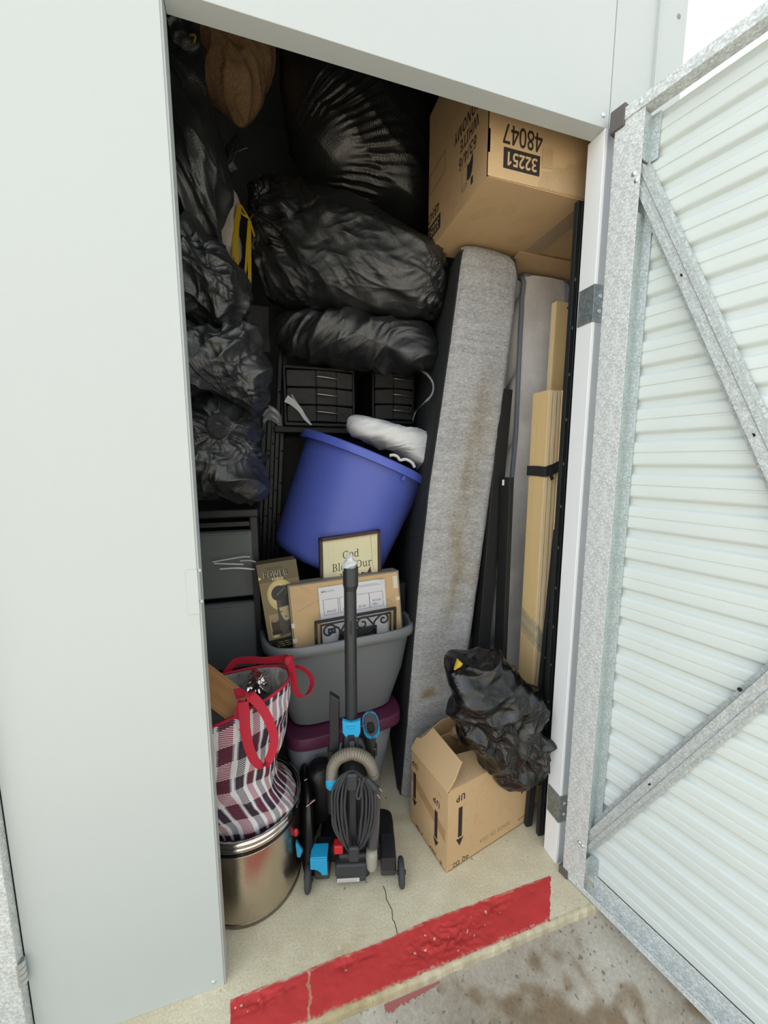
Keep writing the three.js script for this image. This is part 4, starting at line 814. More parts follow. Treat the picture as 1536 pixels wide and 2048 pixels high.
// drawer cart under the left stack of bags
{
  const M1 = std('#565a5a', 0.6, { bumpMap: per(blackFab, 0.3), bumpScale: 0.0005 }), fr = std('#141516', 0.5);
  const x0 = -0.3, x1 = 0.108, z = -0.5, D = 0.36, H = 1.135, o = thing('drawer_cart', 'tall dark grey plastic drawer cart by the left pier, carrying the left stack of bags', 'drawer cart', [(x0 + x1) / 2, 0, z]);
  const post = (x, zz) => box2([x - 0.014, 0, zz - 0.014], [x + 0.014, H, zz + 0.014], 0.005);
  for (const x of [x0 + 0.014, x1 - 0.014]) for (const zz of [z - 0.014, z - D + 0.014]) part('post', post(x, zz), fr, o);
  part('top', box2([x0 - 0.004, H - 0.028, z - D], [x1 + 0.004, H + 0.004, z + 0.006], 0.008), fr, o);
  part('back', box2([x0, 0.02, z - D], [x1, H - 0.02, z - D + 0.01], 0.002), fr, o);
  for (const x of [x0 + 0.004, x1 - 0.004]) part('side', box2([x - 0.003, 0.02, z - D + 0.01], [x + 0.003, H - 0.02, z - 0.02], 0.001), fr, o);
  // drawers: heights read down the front
  const ys = [[[0.002,1.064,-0.5][1], [-0.01,0.83,-0.5][1]], [[-0.011,0.81,-0.5][1], [-0.024,0.566,-0.5][1]], [0.555, 0.32], [0.305, 0.05]];
  part('rail', box2([x0 + 0.02, ys[0][0] + 0.012, z - 0.012], [x1 - 0.02, ys[0][0] + 0.03, z - 0.002], 0.003), fr, o);
  for (const [a, b] of ys) {
    const d = new THREE.Group(); d.name = 'drawer'; o.add(d); d.updateMatrixWorld(true);
    const g = new RoundedBoxGeometry(x1 - x0 - 0.042, a - b, 0.03, 4, 0.009); at(g, (x0 + x1) / 2, (a + b) / 2, z - 0.008);
    part('front', uvm(g), M1, d);
    part('lip', box2([x0 + 0.03, a - 0.012, z - 0.004], [x1 - 0.03, a - 0.004, z + 0.011], 0.003), M1, d);
    part('tray', box2([x0 + 0.028, b + 0.01, z - D + 0.03], [x1 - 0.028, a - 0.03, z - 0.02], 0.01), M1, d);
  }
  const film = phy('#f2f4f4', 0.1, { transmission: 0.6, thickness: 0 });
  const w = thing('stretch_film', 'shiny strands of clear film stretched across the drawer cart front', 'stretch film', [0.03,0.949,-0.48]);
  part('strand', ribbon([[-0.04,0.965,-0.478], [0.007,0.971,-0.476], [0.055,0.976,-0.476], [0.079,0.974,-0.478]], 0.005, [0, 1, 0.4], 0.0006, 30), film, w);
  part('strand', ribbon([[-0.035,0.96,-0.478], [0.007,0.956,-0.474], [0.057,0.95,-0.476]], 0.006, [0, 1, 0.3], 0.0006, 30), film, w);
  part('strand', ribbon([[-0.018,0.939,-0.478], [0.037,0.939,-0.474], [0.091,0.929,-0.478]], 0.005, [0, 1, -0.2], 0.0006, 30), film, w);
  part('strand', ribbon([[0.046,0.962,-0.478], [0.078,0.962,-0.474], [0.096,0.955,-0.478]], 0.004, [0, 1, 0.2], 0.0006, 30), film, w);
  // fabric bin behind the left stack
  const bx = thing('fabric_bin', 'dark grey fabric bin wedged behind the left stack of bags', 'bin', [0.137,1.773,-0.85]);
  const p0 = [0.068,1.748,-0.85], p1 = [0.176,1.928,-0.85];
  const shell = new RoundedBoxGeometry(p1[0] - p0[0], p1[1] - p0[1], 0.2, 3, 0.006); at(shell, (p0[0] + p1[0]) / 2, (p0[1] + p1[1]) / 2, -0.95);
  part('body', uvm(shell), fabDark, bx); part('hem', box(p1[0] - p0[0] + 0.004, 0.02, 0.204, (p0[0] + p1[0]) / 2, p1[1] - 0.012, -0.95, 0.004), fabDark, bx);
}

// ---- blue tub and what sticks out of it -------------------------------------------
const tubTex = dtex(1024, 512, (u, w) => { // w: 0 foot .. 1 rim
  const n = 0.06 * fbm(u * 12, w * 5, 2); let c = mix3(hex('#4c5cb2'), hex('#5a69c0'), clamp(0.5 + n * 3));
  const st = (cu, cw, ru, rw) => Math.exp(-(((u - cu) / ru) ** 2) - ((w - cw) / rw) ** 2);
  const sc = fbm(u * 60, w * 9, 5);
  // gritty brown scuff on the right, scratches with ragged outlines
  const grit = N3(u * 260, w * 60, 7) + 0.7 * fbm(u * 90, w * 40, 3), near = st(0.1, 0.68, 0.03, 0.2);
  if (near > 0.15 && grit > 0.42 - 0.5 * near) c = mix3(c, hex('#57506a'), 0.6);
  if (N3(u * 420, w * 7, 21) > 0.6 && sc > 0.1) c = mix3(c, hex('#7280cc'), 0.5);
  return c;
});
{
  const R = 0.284, o = thing('storage_tub', 'round blue plastic tub tipped to the right on the packed tote', 'tub', [0.372, 0.881, -0.722]);
  o.rotation.set(0.02, 0, -0.395, 'XYZ'); o.updateMatrixWorld(true);
  const h = 0.468, body = [], N = 24;
  for (let i = 0; i <= N; i++) { const t = i / N; let r = 0.231 + (R - 0.02 - 0.231) * t; if (t < 0.06) r -= 0.02 * Math.pow(1 - t / 0.06, 2); if (t > 0.42 && t < 0.46) r += 0.0012; body.push([r, t * h]); }
  const inner = [...body].reverse().map(([r, y]) => [r - 0.004, Math.max(y, 0.006)]);
  own('wall', lathe([[0.0001, 0], [0.19, 0], ...body, ...inner, [0.0001, 0.006]], 110), phy('#ffffff', 0.42, { map: tubTex }), o);
  own('rim', lathe([[R - 0.022, h - 0.004], [R - 0.012, h + 0.004], [R - 0.002, h + 0.004], [R + 0.004, h - 0.002], [R + 0.003, h - 0.026], [R, h - 0.028], [R - 0.001, h - 0.006], [R - 0.018, h - 0.008], [R - 0.022, h - 0.004]], 110), phy('#5363bf', 0.36), o);
  own('mould_line', at(fin(new THREE.TorusGeometry(0.2445, 0.0011, 8, 110).rotateX(PI / 2)), 0, h * 0.43, 0), phy('#4050a0', 0.45), o);
  for (const a of [0.62, 1.2]) { const g = box(0.016, 0.022, 0.016, 0, 0, 0, 0.004); g.rotateY(-a + PI / 2); at(g, (R - 0.015) * cos(a), h - 0.036, (R - 0.015) * sin(a)); own('rib', g, phy('#5363bf', 0.4), o); }
}
{
  const white = phy('#f0f1f2', 0.38, { transmission: 0.12, thickness: 0, bumpMap: per(crinkle, 0.12), bumpScale: 0.002 });
  single('plastic_bag', 'white plastic shopping bag bulging out of the blue tub', 'bag', bagBody([[0.434,1.44],[0.458,1.474],[0.507,1.476],[0.619,1.445],[0.752,1.425],[0.841,1.419],[0.838,1.345],[0.826,1.283],[0.799,1.233],[0.738,1.267],[0.662,1.319],[0.537,1.371],[0.446,1.414]], -0.6, 0.1, { seed: 83, amp: 0.3, ek: 0.6, dir: 1.9, spread: 0.7, pleats: [{ c: [0.775,1.363,-0.55], a: 0.007, k: 22, r1: 0.3 }] }), white);
  const ring = (label, l) => single('plastic_loop', label, 'plastic loop', tube(l, 0.006, 40, 10), phy('#e8e6e0', 0.4), 'white plastic loops in the tub');
  ring('white plastic loop peeking over the blue rim, the one nearer the rim middle', [[0.586,1.318,-0.5], [0.599,1.321,-0.5], [0.615,1.316,-0.5], [0.627,1.301,-0.5]]);
  ring('white plastic loop peeking over the blue rim, the one nearer the box spring', [[0.627,1.301,-0.5], [0.651,1.305,-0.5], [0.676,1.292,-0.5], [0.686,1.275,-0.5]]);
}
// ---- totes ---------------------------------------------------------------------
const toteG = phy('#6f7376', 0.42), toteG2 = phy('#7b7f84', 0.5);
const TY = (5.4 * PI) / 180;
{
  const lo = thing('storage_tote', 'lower grey storage tote with a maroon lid, standing on the floor under the packed one', 'tote', [0.396, 0, -0.345], TY);
  const zc = -0.2;
  own('body', loft([{ y: 0.002, a: 0.148, b: 0.135, n: 6, z: zc, x: -0.02 }, { y: 0.012, a: 0.158, b: 0.145, n: 6, z: zc, x: -0.02 }, { y: 0.17, a: 0.185, b: 0.165, n: 6, z: zc, x: -0.015 }, { y: 0.322, a: 0.205, b: 0.183, n: 6, z: zc, x: -0.01 }], 96), toteG2, lo);
  own('lid', loft([{ y: 0.312, a: 0.214, b: 0.193, n: 6, z: zc }, { y: 0.316, a: 0.22, b: 0.198, n: 6, z: zc }, { y: 0.352, a: 0.22, b: 0.198, n: 6, z: zc }, { y: 0.361, a: 0.214, b: 0.192, n: 6, z: zc }], 96), phy('#5d2744', 0.5), lo, 'maroon lid');
  own('label_recess', [box(0.1, 0.13, 0.006, -0.075, 0.22, -0.025, 0.003)], toteG2, lo);
  const lab = ctex(128, 320, (c, w, h) => { c.fillStyle = '#9aa3b4'; c.fillRect(0, 0, w, h); c.fillStyle = '#7288b8'; c.fillRect(0, 0, w, h * 0.45); c.fillStyle = '#b8b4a8'; c.fillRect(0, h * 0.45, w, h * 0.4); c.fillStyle = '#20242c'; c.fillRect(w * 0.1, h * 0.6, w * 0.25, h * 0.12); c.fillRect(w * 0.4, h * 0.86, w * 0.5, h * 0.05); });
  own('sticker', sheet([-0.065, 0.17, -0.0205], [0.045, 0, 0], [0, 0.115, 0], 0.001), std('#ffffff', 0.6, { map: lab }), lo, 'printed paper sticker');
  const up = thing('storage_tote', 'upper open grey storage tote packed with frames and boxes behind the vacuum wand', 'tote', [0.396, 0.363, -0.345], TY);
  const prof = [{ y: 0, a: 0.182, b: 0.135 }, { y: 0.012, a: 0.195, b: 0.148 }, { y: 0.15, a: 0.24, b: 0.172 }, { y: 0.297, a: 0.266, b: 0.19 }, { y: 0.327, a: 0.269, b: 0.193 }].map((l) => ({ ...l, z: zc, n: 5 }));
  const inn = prof.slice().reverse().map((l) => ({ ...l, a: l.a - 0.005, b: l.b - 0.005, y: Math.max(l.y, 0.008) }));
  own('body', loft([...prof, ...inn], 110, true, true), toteG, up);
  own('rim', loft([{ y: 0.299, a: 0.271, b: 0.196 }, { y: 0.297, a: 0.281, b: 0.206 }, { y: 0.314, a: 0.283, b: 0.208 }, { y: 0.33, a: 0.281, b: 0.206 }, { y: 0.334, a: 0.275, b: 0.2 }, { y: 0.326, a: 0.265, b: 0.189 }].map((l) => ({ ...l, z: zc, n: 5 })), 110, false, false), phy('#75797c', 0.35), up);
}
// things packed in the upper tote
{
  const pw = ctex(512, 1024, (c, w, h) => {
    c.fillStyle = '#7a6c4a'; c.fillRect(0, 0, w, h); c.fillStyle = '#5f5438'; c.fillRect(0, 0, w, h * 0.2);
    let g = c.createRadialGradient(w * 0.5, h * 0.36, 20, w * 0.5, h * 0.36, w * 0.42); g.addColorStop(0, '#e0d29a'); g.addColorStop(0.75, '#c3b178'); g.addColorStop(1, '#8a7a52'); c.fillStyle = g; c.beginPath(); c.ellipse(w * 0.5, h * 0.36, w * 0.36, h * 0.17, 0.3, 0, 7); c.fill();
    c.fillStyle = '#a08a5e'; c.fillRect(w * 0.1, h * 0.55, w * 0.85, h * 0.25);
    c.fillStyle = '#4a453d'; c.beginPath(); c.moveTo(w * 0.3, h * 0.8); c.lineTo(w * 0.36, h * 0.3); c.quadraticCurveTo(w * 0.6, h * 0.2, w * 0.82, h * 0.32); c.lineTo(w * 0.9, h * 0.78); c.lineTo(w * 0.6, h * 0.78); c.fill();
    c.fillStyle = '#2a2727'; c.beginPath(); c.ellipse(w * 0.42, h * 0.33, w * 0.18, h * 0.075, -0.5, 0, 7); c.fill(); c.fillRect(w * 0.45, h * 0.36, w * 0.2, h * 0.12);
    c.fillStyle = '#8c8a84'; for (let i = 0; i < 5; i++) c.fillRect(w * (0.38 + 0.04 * i), h * (0.34 - 0.012 * i), 12, 14);
    c.fillStyle = '#b3a578'; c.beginPath(); c.moveTo(w * 0.38, h * 0.49); c.lineTo(w * 0.66, h * 0.48); c.lineTo(w * 0.68, h * 0.58); c.quadraticCurveTo(w * 0.6, h * 0.65, w * 0.5, h * 0.64); c.quadraticCurveTo(w * 0.43, h * 0.62, w * 0.4, h * 0.54); c.fill(); c.fillStyle = '#4a453d'; c.fillRect(w * 0.38, h * 0.53, 40, 10); c.fillRect(w * 0.6, h * 0.52, 40, 10); c.beginPath(); c.arc(w * 0.52, h * 0.6, 14, PI, 0); c.fill();
    c.fillStyle = '#3c2627'; c.beginPath(); c.roundRect(w * 0.13, h * 0.6, w * 0.2, h * 0.15, 40); c.fill(); c.fillStyle = '#8a7d6e'; c.beginPath(); c.roundRect(w * 0.15, h * 0.585, w * 0.16, h * 0.05, 30); c.fill(); c.fillStyle = '#241f1f'; c.fillRect(w * 0.12, h * 0.73, w * 0.24, h * 0.04);
    c.fillStyle = '#22281f'; c.beginPath(); c.ellipse(w * 0.66, h * 0.7, w * 0.08, h * 0.06, 0.2, 0, 7); c.fill(); c.fillRect(w * 0.55, h * 0.72, w * 0.22, h * 0.035);
    c.fillStyle = '#c9b98a'; c.beginPath(); c.ellipse(w * 0.2, h * 0.79, w * 0.07, h * 0.012, 0, 0, 7); c.fill();
    c.fillStyle = '#141311'; c.fillRect(0, h * 0.82, w, h * 0.18);
    c.fillStyle = '#c9bd84'; for (let r = 0; r < 3; r++) for (let x = 0.2; x < 0.9; x += 0.03) if (((x * 100 + r * 7) | 0) % 5) c.fillRect(w * x, h * (0.855 + r * 0.022), w * 0.024, 7);
    c.textAlign = 'center'; c.fillStyle = '#26211a'; c.font = 'bold 34px serif'; c.fillText('WEST BEND', w * 0.42, h * 0.07);
    c.font = 'bold 92px sans-serif'; c.fillStyle = '#e3d9b4'; c.fillText('POWER', w * 0.44 - 5, h * 0.155); c.fillStyle = '#1d1913'; c.fillText('POWER', w * 0.44, h * 0.155);
    c.fillStyle = '#e3d9b4'; c.font = 'bold 38px serif'; c.fillText('TOWER', w * 0.46, h * 0.19);
    c.fillStyle = '#d8c94c'; c.beginPath(); c.moveTo(0, h * 0.13); c.lineTo(40, h * 0.15); c.lineTo(0, h * 0.17); c.fill();
  });
  const o = thing('appliance_box', 'tall brown retail box printed POWER with a picture of a kitchen appliance', 'box', [[0.175,0.611,-0.5][0], 0.42, -0.5], 0.1);
  // slightly leaning carton: front print, plain sides
  const a = [-0.253,0.646], b = [-0.143,0.642], t1 = [-0.288,0.956], t2 = [-0.157,0.965];
  const g3 = (p, w) => new V3(0.396 + p[0] * cos(TY) + w * sin(TY), p[1], -0.345 - p[0] * sin(TY) + w * cos(TY));
  const TL = g3(t1, -0.11), TR = g3(t2, -0.11), BL = g3(a, -0.085), BR = g3(b, -0.085); const W = TL.clone().sub(BL), U = TR.clone().sub(TL);
  const down = W.clone().multiplyScalar(0.15); BL.sub(down); W.add(down);
  part('front', sheet(BL.toArray(), U.toArray(), W.toArray(), 0.003), std('#ffffff', 0.5, { map: (() => { pw.offset.set(0, -0.12); pw.repeat.set(1, 1.12); return pw; })() }), o);
  const nz = U.clone().cross(W).normalize(), back = (p) => p.clone().addScaledVector(nz, -0.004).toArray();
  part('carton', sheet(back(BL), U.toArray(), W.toArray(), 0.07), std('#6a5d42', 0.7), o);
}
{
  // framed panel seen from the back: brown paper, grey edge, packing sheet taped on
  const place = (p, w) => new V3(0.396 + p[0] * cos(TY) + w * sin(TY), p[1], -0.345 - p[0] * sin(TY) + w * cos(TY));
  const tl = place([-0.193,0.884], -0.075), tr = place([0.215,0.892], -0.075), bl = place([-0.181,0.658], -0.06), br = place([0.215,0.66], -0.06);
  const U = tr.clone().sub(tl), W0 = tl.clone().sub(bl), W = W0.clone().multiplyScalar(1.3), B = tl.clone().sub(W), n = U.clone().cross(W).normalize();
  const o = thing('framed_panel', 'framed panel turned backwards in the tote, brown paper back with a white sheet', 'frame', B.toArray());
  part('frame_edge', sheet(B.clone().addScaledVector(n, -0.002).toArray(), U.toArray(), W.toArray(), 0.055), std('#857d71', 0.7), o);
  const brown = ctex(512, 512, (c, w, h) => { kraft(c, w, h, 0.5); c.strokeStyle = 'rgba(80,50,25,0.25)'; c.lineWidth = 3; for (let i = 0; i < 6; i++) { c.beginPath(); c.moveTo(rnd() * w, rnd() * h); c.lineTo(rnd() * w, rnd() * h); c.stroke(); } });
  const I = 0.006, Ui = U.clone().multiplyScalar(1 - 2 * I / U.length());
  part('paper_back', sheet(B.clone().addScaledVector(U, I / U.length()).toArray(), Ui.toArray(), W.clone().multiplyScalar(0.985).toArray(), 0.0018), std('#ffffff', 0.85, { map: brown }), o, 'brown kraft paper');
  const P = (s, t, e = 0.0012) => B.clone().addScaledVector(U, s).addScaledVector(W, t).addScaledVector(n, e).toArray();
  const tab = (s, t, w, h, k) => part('tape_tab', sheet(P(s, t), U.clone().multiplyScalar(w).toArray(), W.clone().multiplyScalar(h).toArray(), 0.001), std('#d9cfb8', 0.6), o, k);
  tab(0.935, 0.78, 0.045, 0.16); tab(0.955, 0.62, 0.035, 0.05); tab(0.0, 0.5, 0.028, 0.055); tab(0.0, 0.32, 0.035, 0.055);
  const doc = ctex(700, 900, (c, w, h) => {
    c.fillStyle = '#d6d6da'; c.fillRect(0, 0, w, h); c.fillStyle = '#222'; c.font = 'bold 30px sans-serif'; c.fillText('BIG', 26, 72); c.font = 'italic 30px sans-serif'; c.fillText('LOTS', 84, 72);
    c.fillStyle = '#77777c'; for (let i = 0; i < 2; i++) c.fillRect(380 + 40 * i, 50 + 18 * i, 240, 5);
    c.strokeStyle = '#4a4a50'; c.lineWidth = 4; [['Well', 40], ['Soul', 205], ['It Is', 370], ['My', 520]].forEach(([t, x], i) => { c.strokeRect(x, 170, 148, 205); c.font = 'italic 44px serif'; c.fillStyle = '#44444a'; c.fillText(t, x + 22, 350); if (i === 3) c.fillText('With', x + 22, 300); if (i === 1) { c.font = '20px serif'; c.fillText('with my', x + 40, 305); } });
    c.fillStyle = '#9a9aa0'; for (let r = 0; r < 14; r++) c.fillRect(60 + (r % 3) * 10, 430 + r * 26, 300 + ((r * 97) % 200), 3);
    c.fillStyle = '#2c3f5a'; c.fillRect(60, 560, 80, 80); c.fillStyle = '#8fa5bd'; c.fillRect(75, 590, 50, 20);
  });
  // sheet with a curled corner
  const S = new THREE.PlaneGeometry(1, 1, 24, 24), p = S.attributes.position, q = new V3(), s0 = 0.245, s1 = 0.85, t0 = 0.12, t1 = 0.93;
  for (let i = 0; i < p.count; i++) { const a = p.getX(i) + 0.5, b = p.getY(i) + 0.5, curl = Math.max(0, a + b - 1.86); q.fromArray(P(lerp(s0, s1, a), lerp(t0, t1, b), 0.004 + 0.0015 * N3(a * 4, b * 4, 1) + curl * 0.08)); if (curl > 0) q.addScaledVector(U, -curl * 0.05); p.setXYZ(i, q.x, q.y, q.z); }
  S.computeVertexNormals(); part('paper_sheet', fin(S), std('#ffffff', 0.7, { map: doc, side: THREE.DoubleSide }), o, 'white printed packing sheet');
  // scrolled black metal rack
  const rk = thing('scroll_rack', 'black wrought metal rack with scrolls standing in front of the brown panel', 'rack', place([0.04, 0.5], -0.035).toArray());
  const L = (pts) => pts.map(([a, b]) => place([a, b], -0.035)), iron = std('#1b1a1b', 0.5), R = (l, r = 0.0042, s = 40) => tube(L(l), r, s, 10);
  const c1 = [-0.109,0.758], c2 = [0.183,0.765], dd = [c2[0] - c1[0], c2[1] - c1[1]], sl = dd[1] / dd[0];
  const pt = (x, y) => [c1[0] + x, c1[1] + y + sl * x], bar = (a, b, r = 0.005) => { const A = place(a, -0.035), Bb = place(b, -0.035); return beam(A.toArray(), Bb.toArray(), r * 2, r * 2, [0, 0, 1], 0.002); };
  const wd = dd[0], lo = -0.15;
  part('outer_frame', [bar(pt(0, lo), pt(0, 0.004), 0.0048), bar(pt(wd, lo), pt(wd, 0.004), 0.0048), bar(pt(-0.004, 0), pt(wd + 0.004, 0), 0.0048)], iron, rk);
  part('inner_frame', [bar(pt(0.018, lo), pt(0.018, -0.012), 0.003), bar(pt(wd - 0.018, lo), pt(wd - 0.018, -0.012), 0.003), bar(pt(0.018, -0.014), pt(wd - 0.018, -0.014), 0.003)], iron, rk);
  const scroll = (cx, cy, r, a0, dirn, tail) => { const l = []; for (let i = 0; i <= 26; i++) { const t = i / 26, a = a0 + dirn * t * 4.0 * PI * 0.62, rr = r * (1 - 0.78 * t); l.push(pt(cx + rr * cos(a), cy + rr * sin(a))); } return [...tail.map(([x, y]) => pt(x, y)).reverse(), ...l]; };
  const k = wd / 4;
  part('scroll', R(scroll(k * 0.62, -0.04, 0.024, 0.6, 1, [[k * 1.12, -0.04], [k * 1.1, -0.075], [k * 0.9, -0.11], [k * 0.8, -0.15]]), 0.0032, 90), iron, rk);
  part('scroll', R(scroll(k * 1.72, -0.036, 0.026, 2.6, -1, [[k * 1.2, -0.05], [k * 1.3, -0.07], [k * 1.6, -0.075]]), 0.0032, 90), iron, rk);
  part('scroll', R(scroll(k * 2.28, -0.036, 0.026, 0.5, 1, [[k * 2.85, -0.05], [k * 2.7, -0.068], [k * 2.4, -0.075]]), 0.0032, 90), iron, rk);
  part('scroll', R(scroll(k * 3.38, -0.034, 0.022, 2.4, -1, [[k * 2.88, -0.04], [k * 2.95, -0.075], [k * 3.1, -0.11], [k * 3.2, -0.15]]), 0.0032, 90), iron, rk);
  const pl = sheet(place(pt(k * 1.15, -0.17), -0.04).toArray(), place(pt(k * 3.05, -0.17), -0.04).sub(place(pt(k * 1.15, -0.17), -0.04)).toArray(), [0, 0.115, 0], 0.006);
  part('plaque', pl, std('#2a2a2c', 0.8), rk);
  // dark box behind at the right end, sign behind that leans on the tub
  single('dark_box', 'small black box wedged in the tote behind the brown panel', 'box', (() => { const A = place([0.264,0.553], -0.15), Bq = place([0.282,0.813], -0.15); return box2([A.x - 0.1, A.y - 0.02, A.z - 0.05], [Bq.x, Bq.y, Bq.z], 0.004); })(), std('#1d1d20', 0.6));
}
{
  const tl = v([0.313,1.027,-0.455]), tr = v([0.539,1.046,-0.462]), bl = v([0.326,0.9,-0.451]), up = tl.clone().sub(bl).setX(0.0).normalize().multiplyScalar(0.3), U = tr.clone().sub(tl);
  const B = tl.clone().sub(up), n = U.clone().cross(up).normalize();
  const o = thing('wall_sign', 'small framed sign reading God Bless Our Home with stars, leaning under the blue tub', 'sign', B.toArray());
  const sg = ctex(640, 760, (c, w, h) => {
    c.fillStyle = '#d9d3ae'; c.fillRect(0, 0, w, h);
    for (let i = 0; i < 160; i++) { c.fillStyle = `rgba(110,115,95,${rnd() * 0.07})`; const x = rnd() < 0.5 ? rnd() * w * 0.22 : w * (0.78 + rnd() * 0.2); c.fillRect(x, rnd() * h * 0.8, 2 + rnd() * 5, 60 + rnd() * 220); }
    c.strokeStyle = '#6b6656'; c.lineWidth = 3; c.beginPath(); c.moveTo(w * 0.87, 0); c.quadraticCurveTo(w * 0.88, h * 0.2, w * 0.92, h * 0.5); c.stroke();
    c.fillStyle = '#3a3128'; c.textAlign = 'center'; c.font = '104px serif'; c.fillText('God', w * 0.5, h * 0.27); c.fillText('Bless Our', w * 0.52, h * 0.42); c.fillText('Home', w * 0.52, h * 0.565);
    const star = (x, y, r, a, col) => { c.fillStyle = col; c.beginPath(); for (let i = 0; i < 10; i++) { const q = a + (i * PI) / 5, rr = i % 2 ? r * 0.42 : r; c.lineTo(x + rr * cos(q), y + rr * sin(q)); } c.fill(); };
    star(w * 0.83, h * 0.56, 105, -1.4, '#5d3220'); star(w * 0.24, h * 0.6, 85, -1.1, '#5a2c20'); star(w * 0.13, h * 0.58, 55, -0.6, '#6a3c2c');
  });
  const fw = 0.011, ul = U.length(), hl = up.length(), u = U.clone().normalize(), w = up.clone().normalize(), P = (s, t, e = 0) => B.clone().addScaledVector(u, s).addScaledVector(w, t).addScaledVector(n, e);
  const strip = (s, t, a, b) => sheet(P(s, t).toArray(), u.clone().multiplyScalar(a).toArray(), w.clone().multiplyScalar(b).toArray(), 0.026);
  part('frame', [strip(0, 0, fw, hl), strip(ul - fw, 0, fw, hl), strip(0, hl - fw, ul, fw), strip(0, 0, ul, fw)], std('#3b2520', 0.5), o);
  part('print', sheet(P(fw, fw, -0.004).toArray(), u.clone().multiplyScalar(ul - 2 * fw).toArray(), w.clone().multiplyScalar(hl - 2 * fw).toArray(), 0.004), std('#ffffff', 0.6, { map: sg }), o);
  part('inner_bead', [strip(fw, hl - fw - 0.003, ul - 2 * fw, 0.003)].map((g) => at(g, n.x * 0.001, 0, n.z * 0.001)), std('#b79a78', 0.5), o);
}

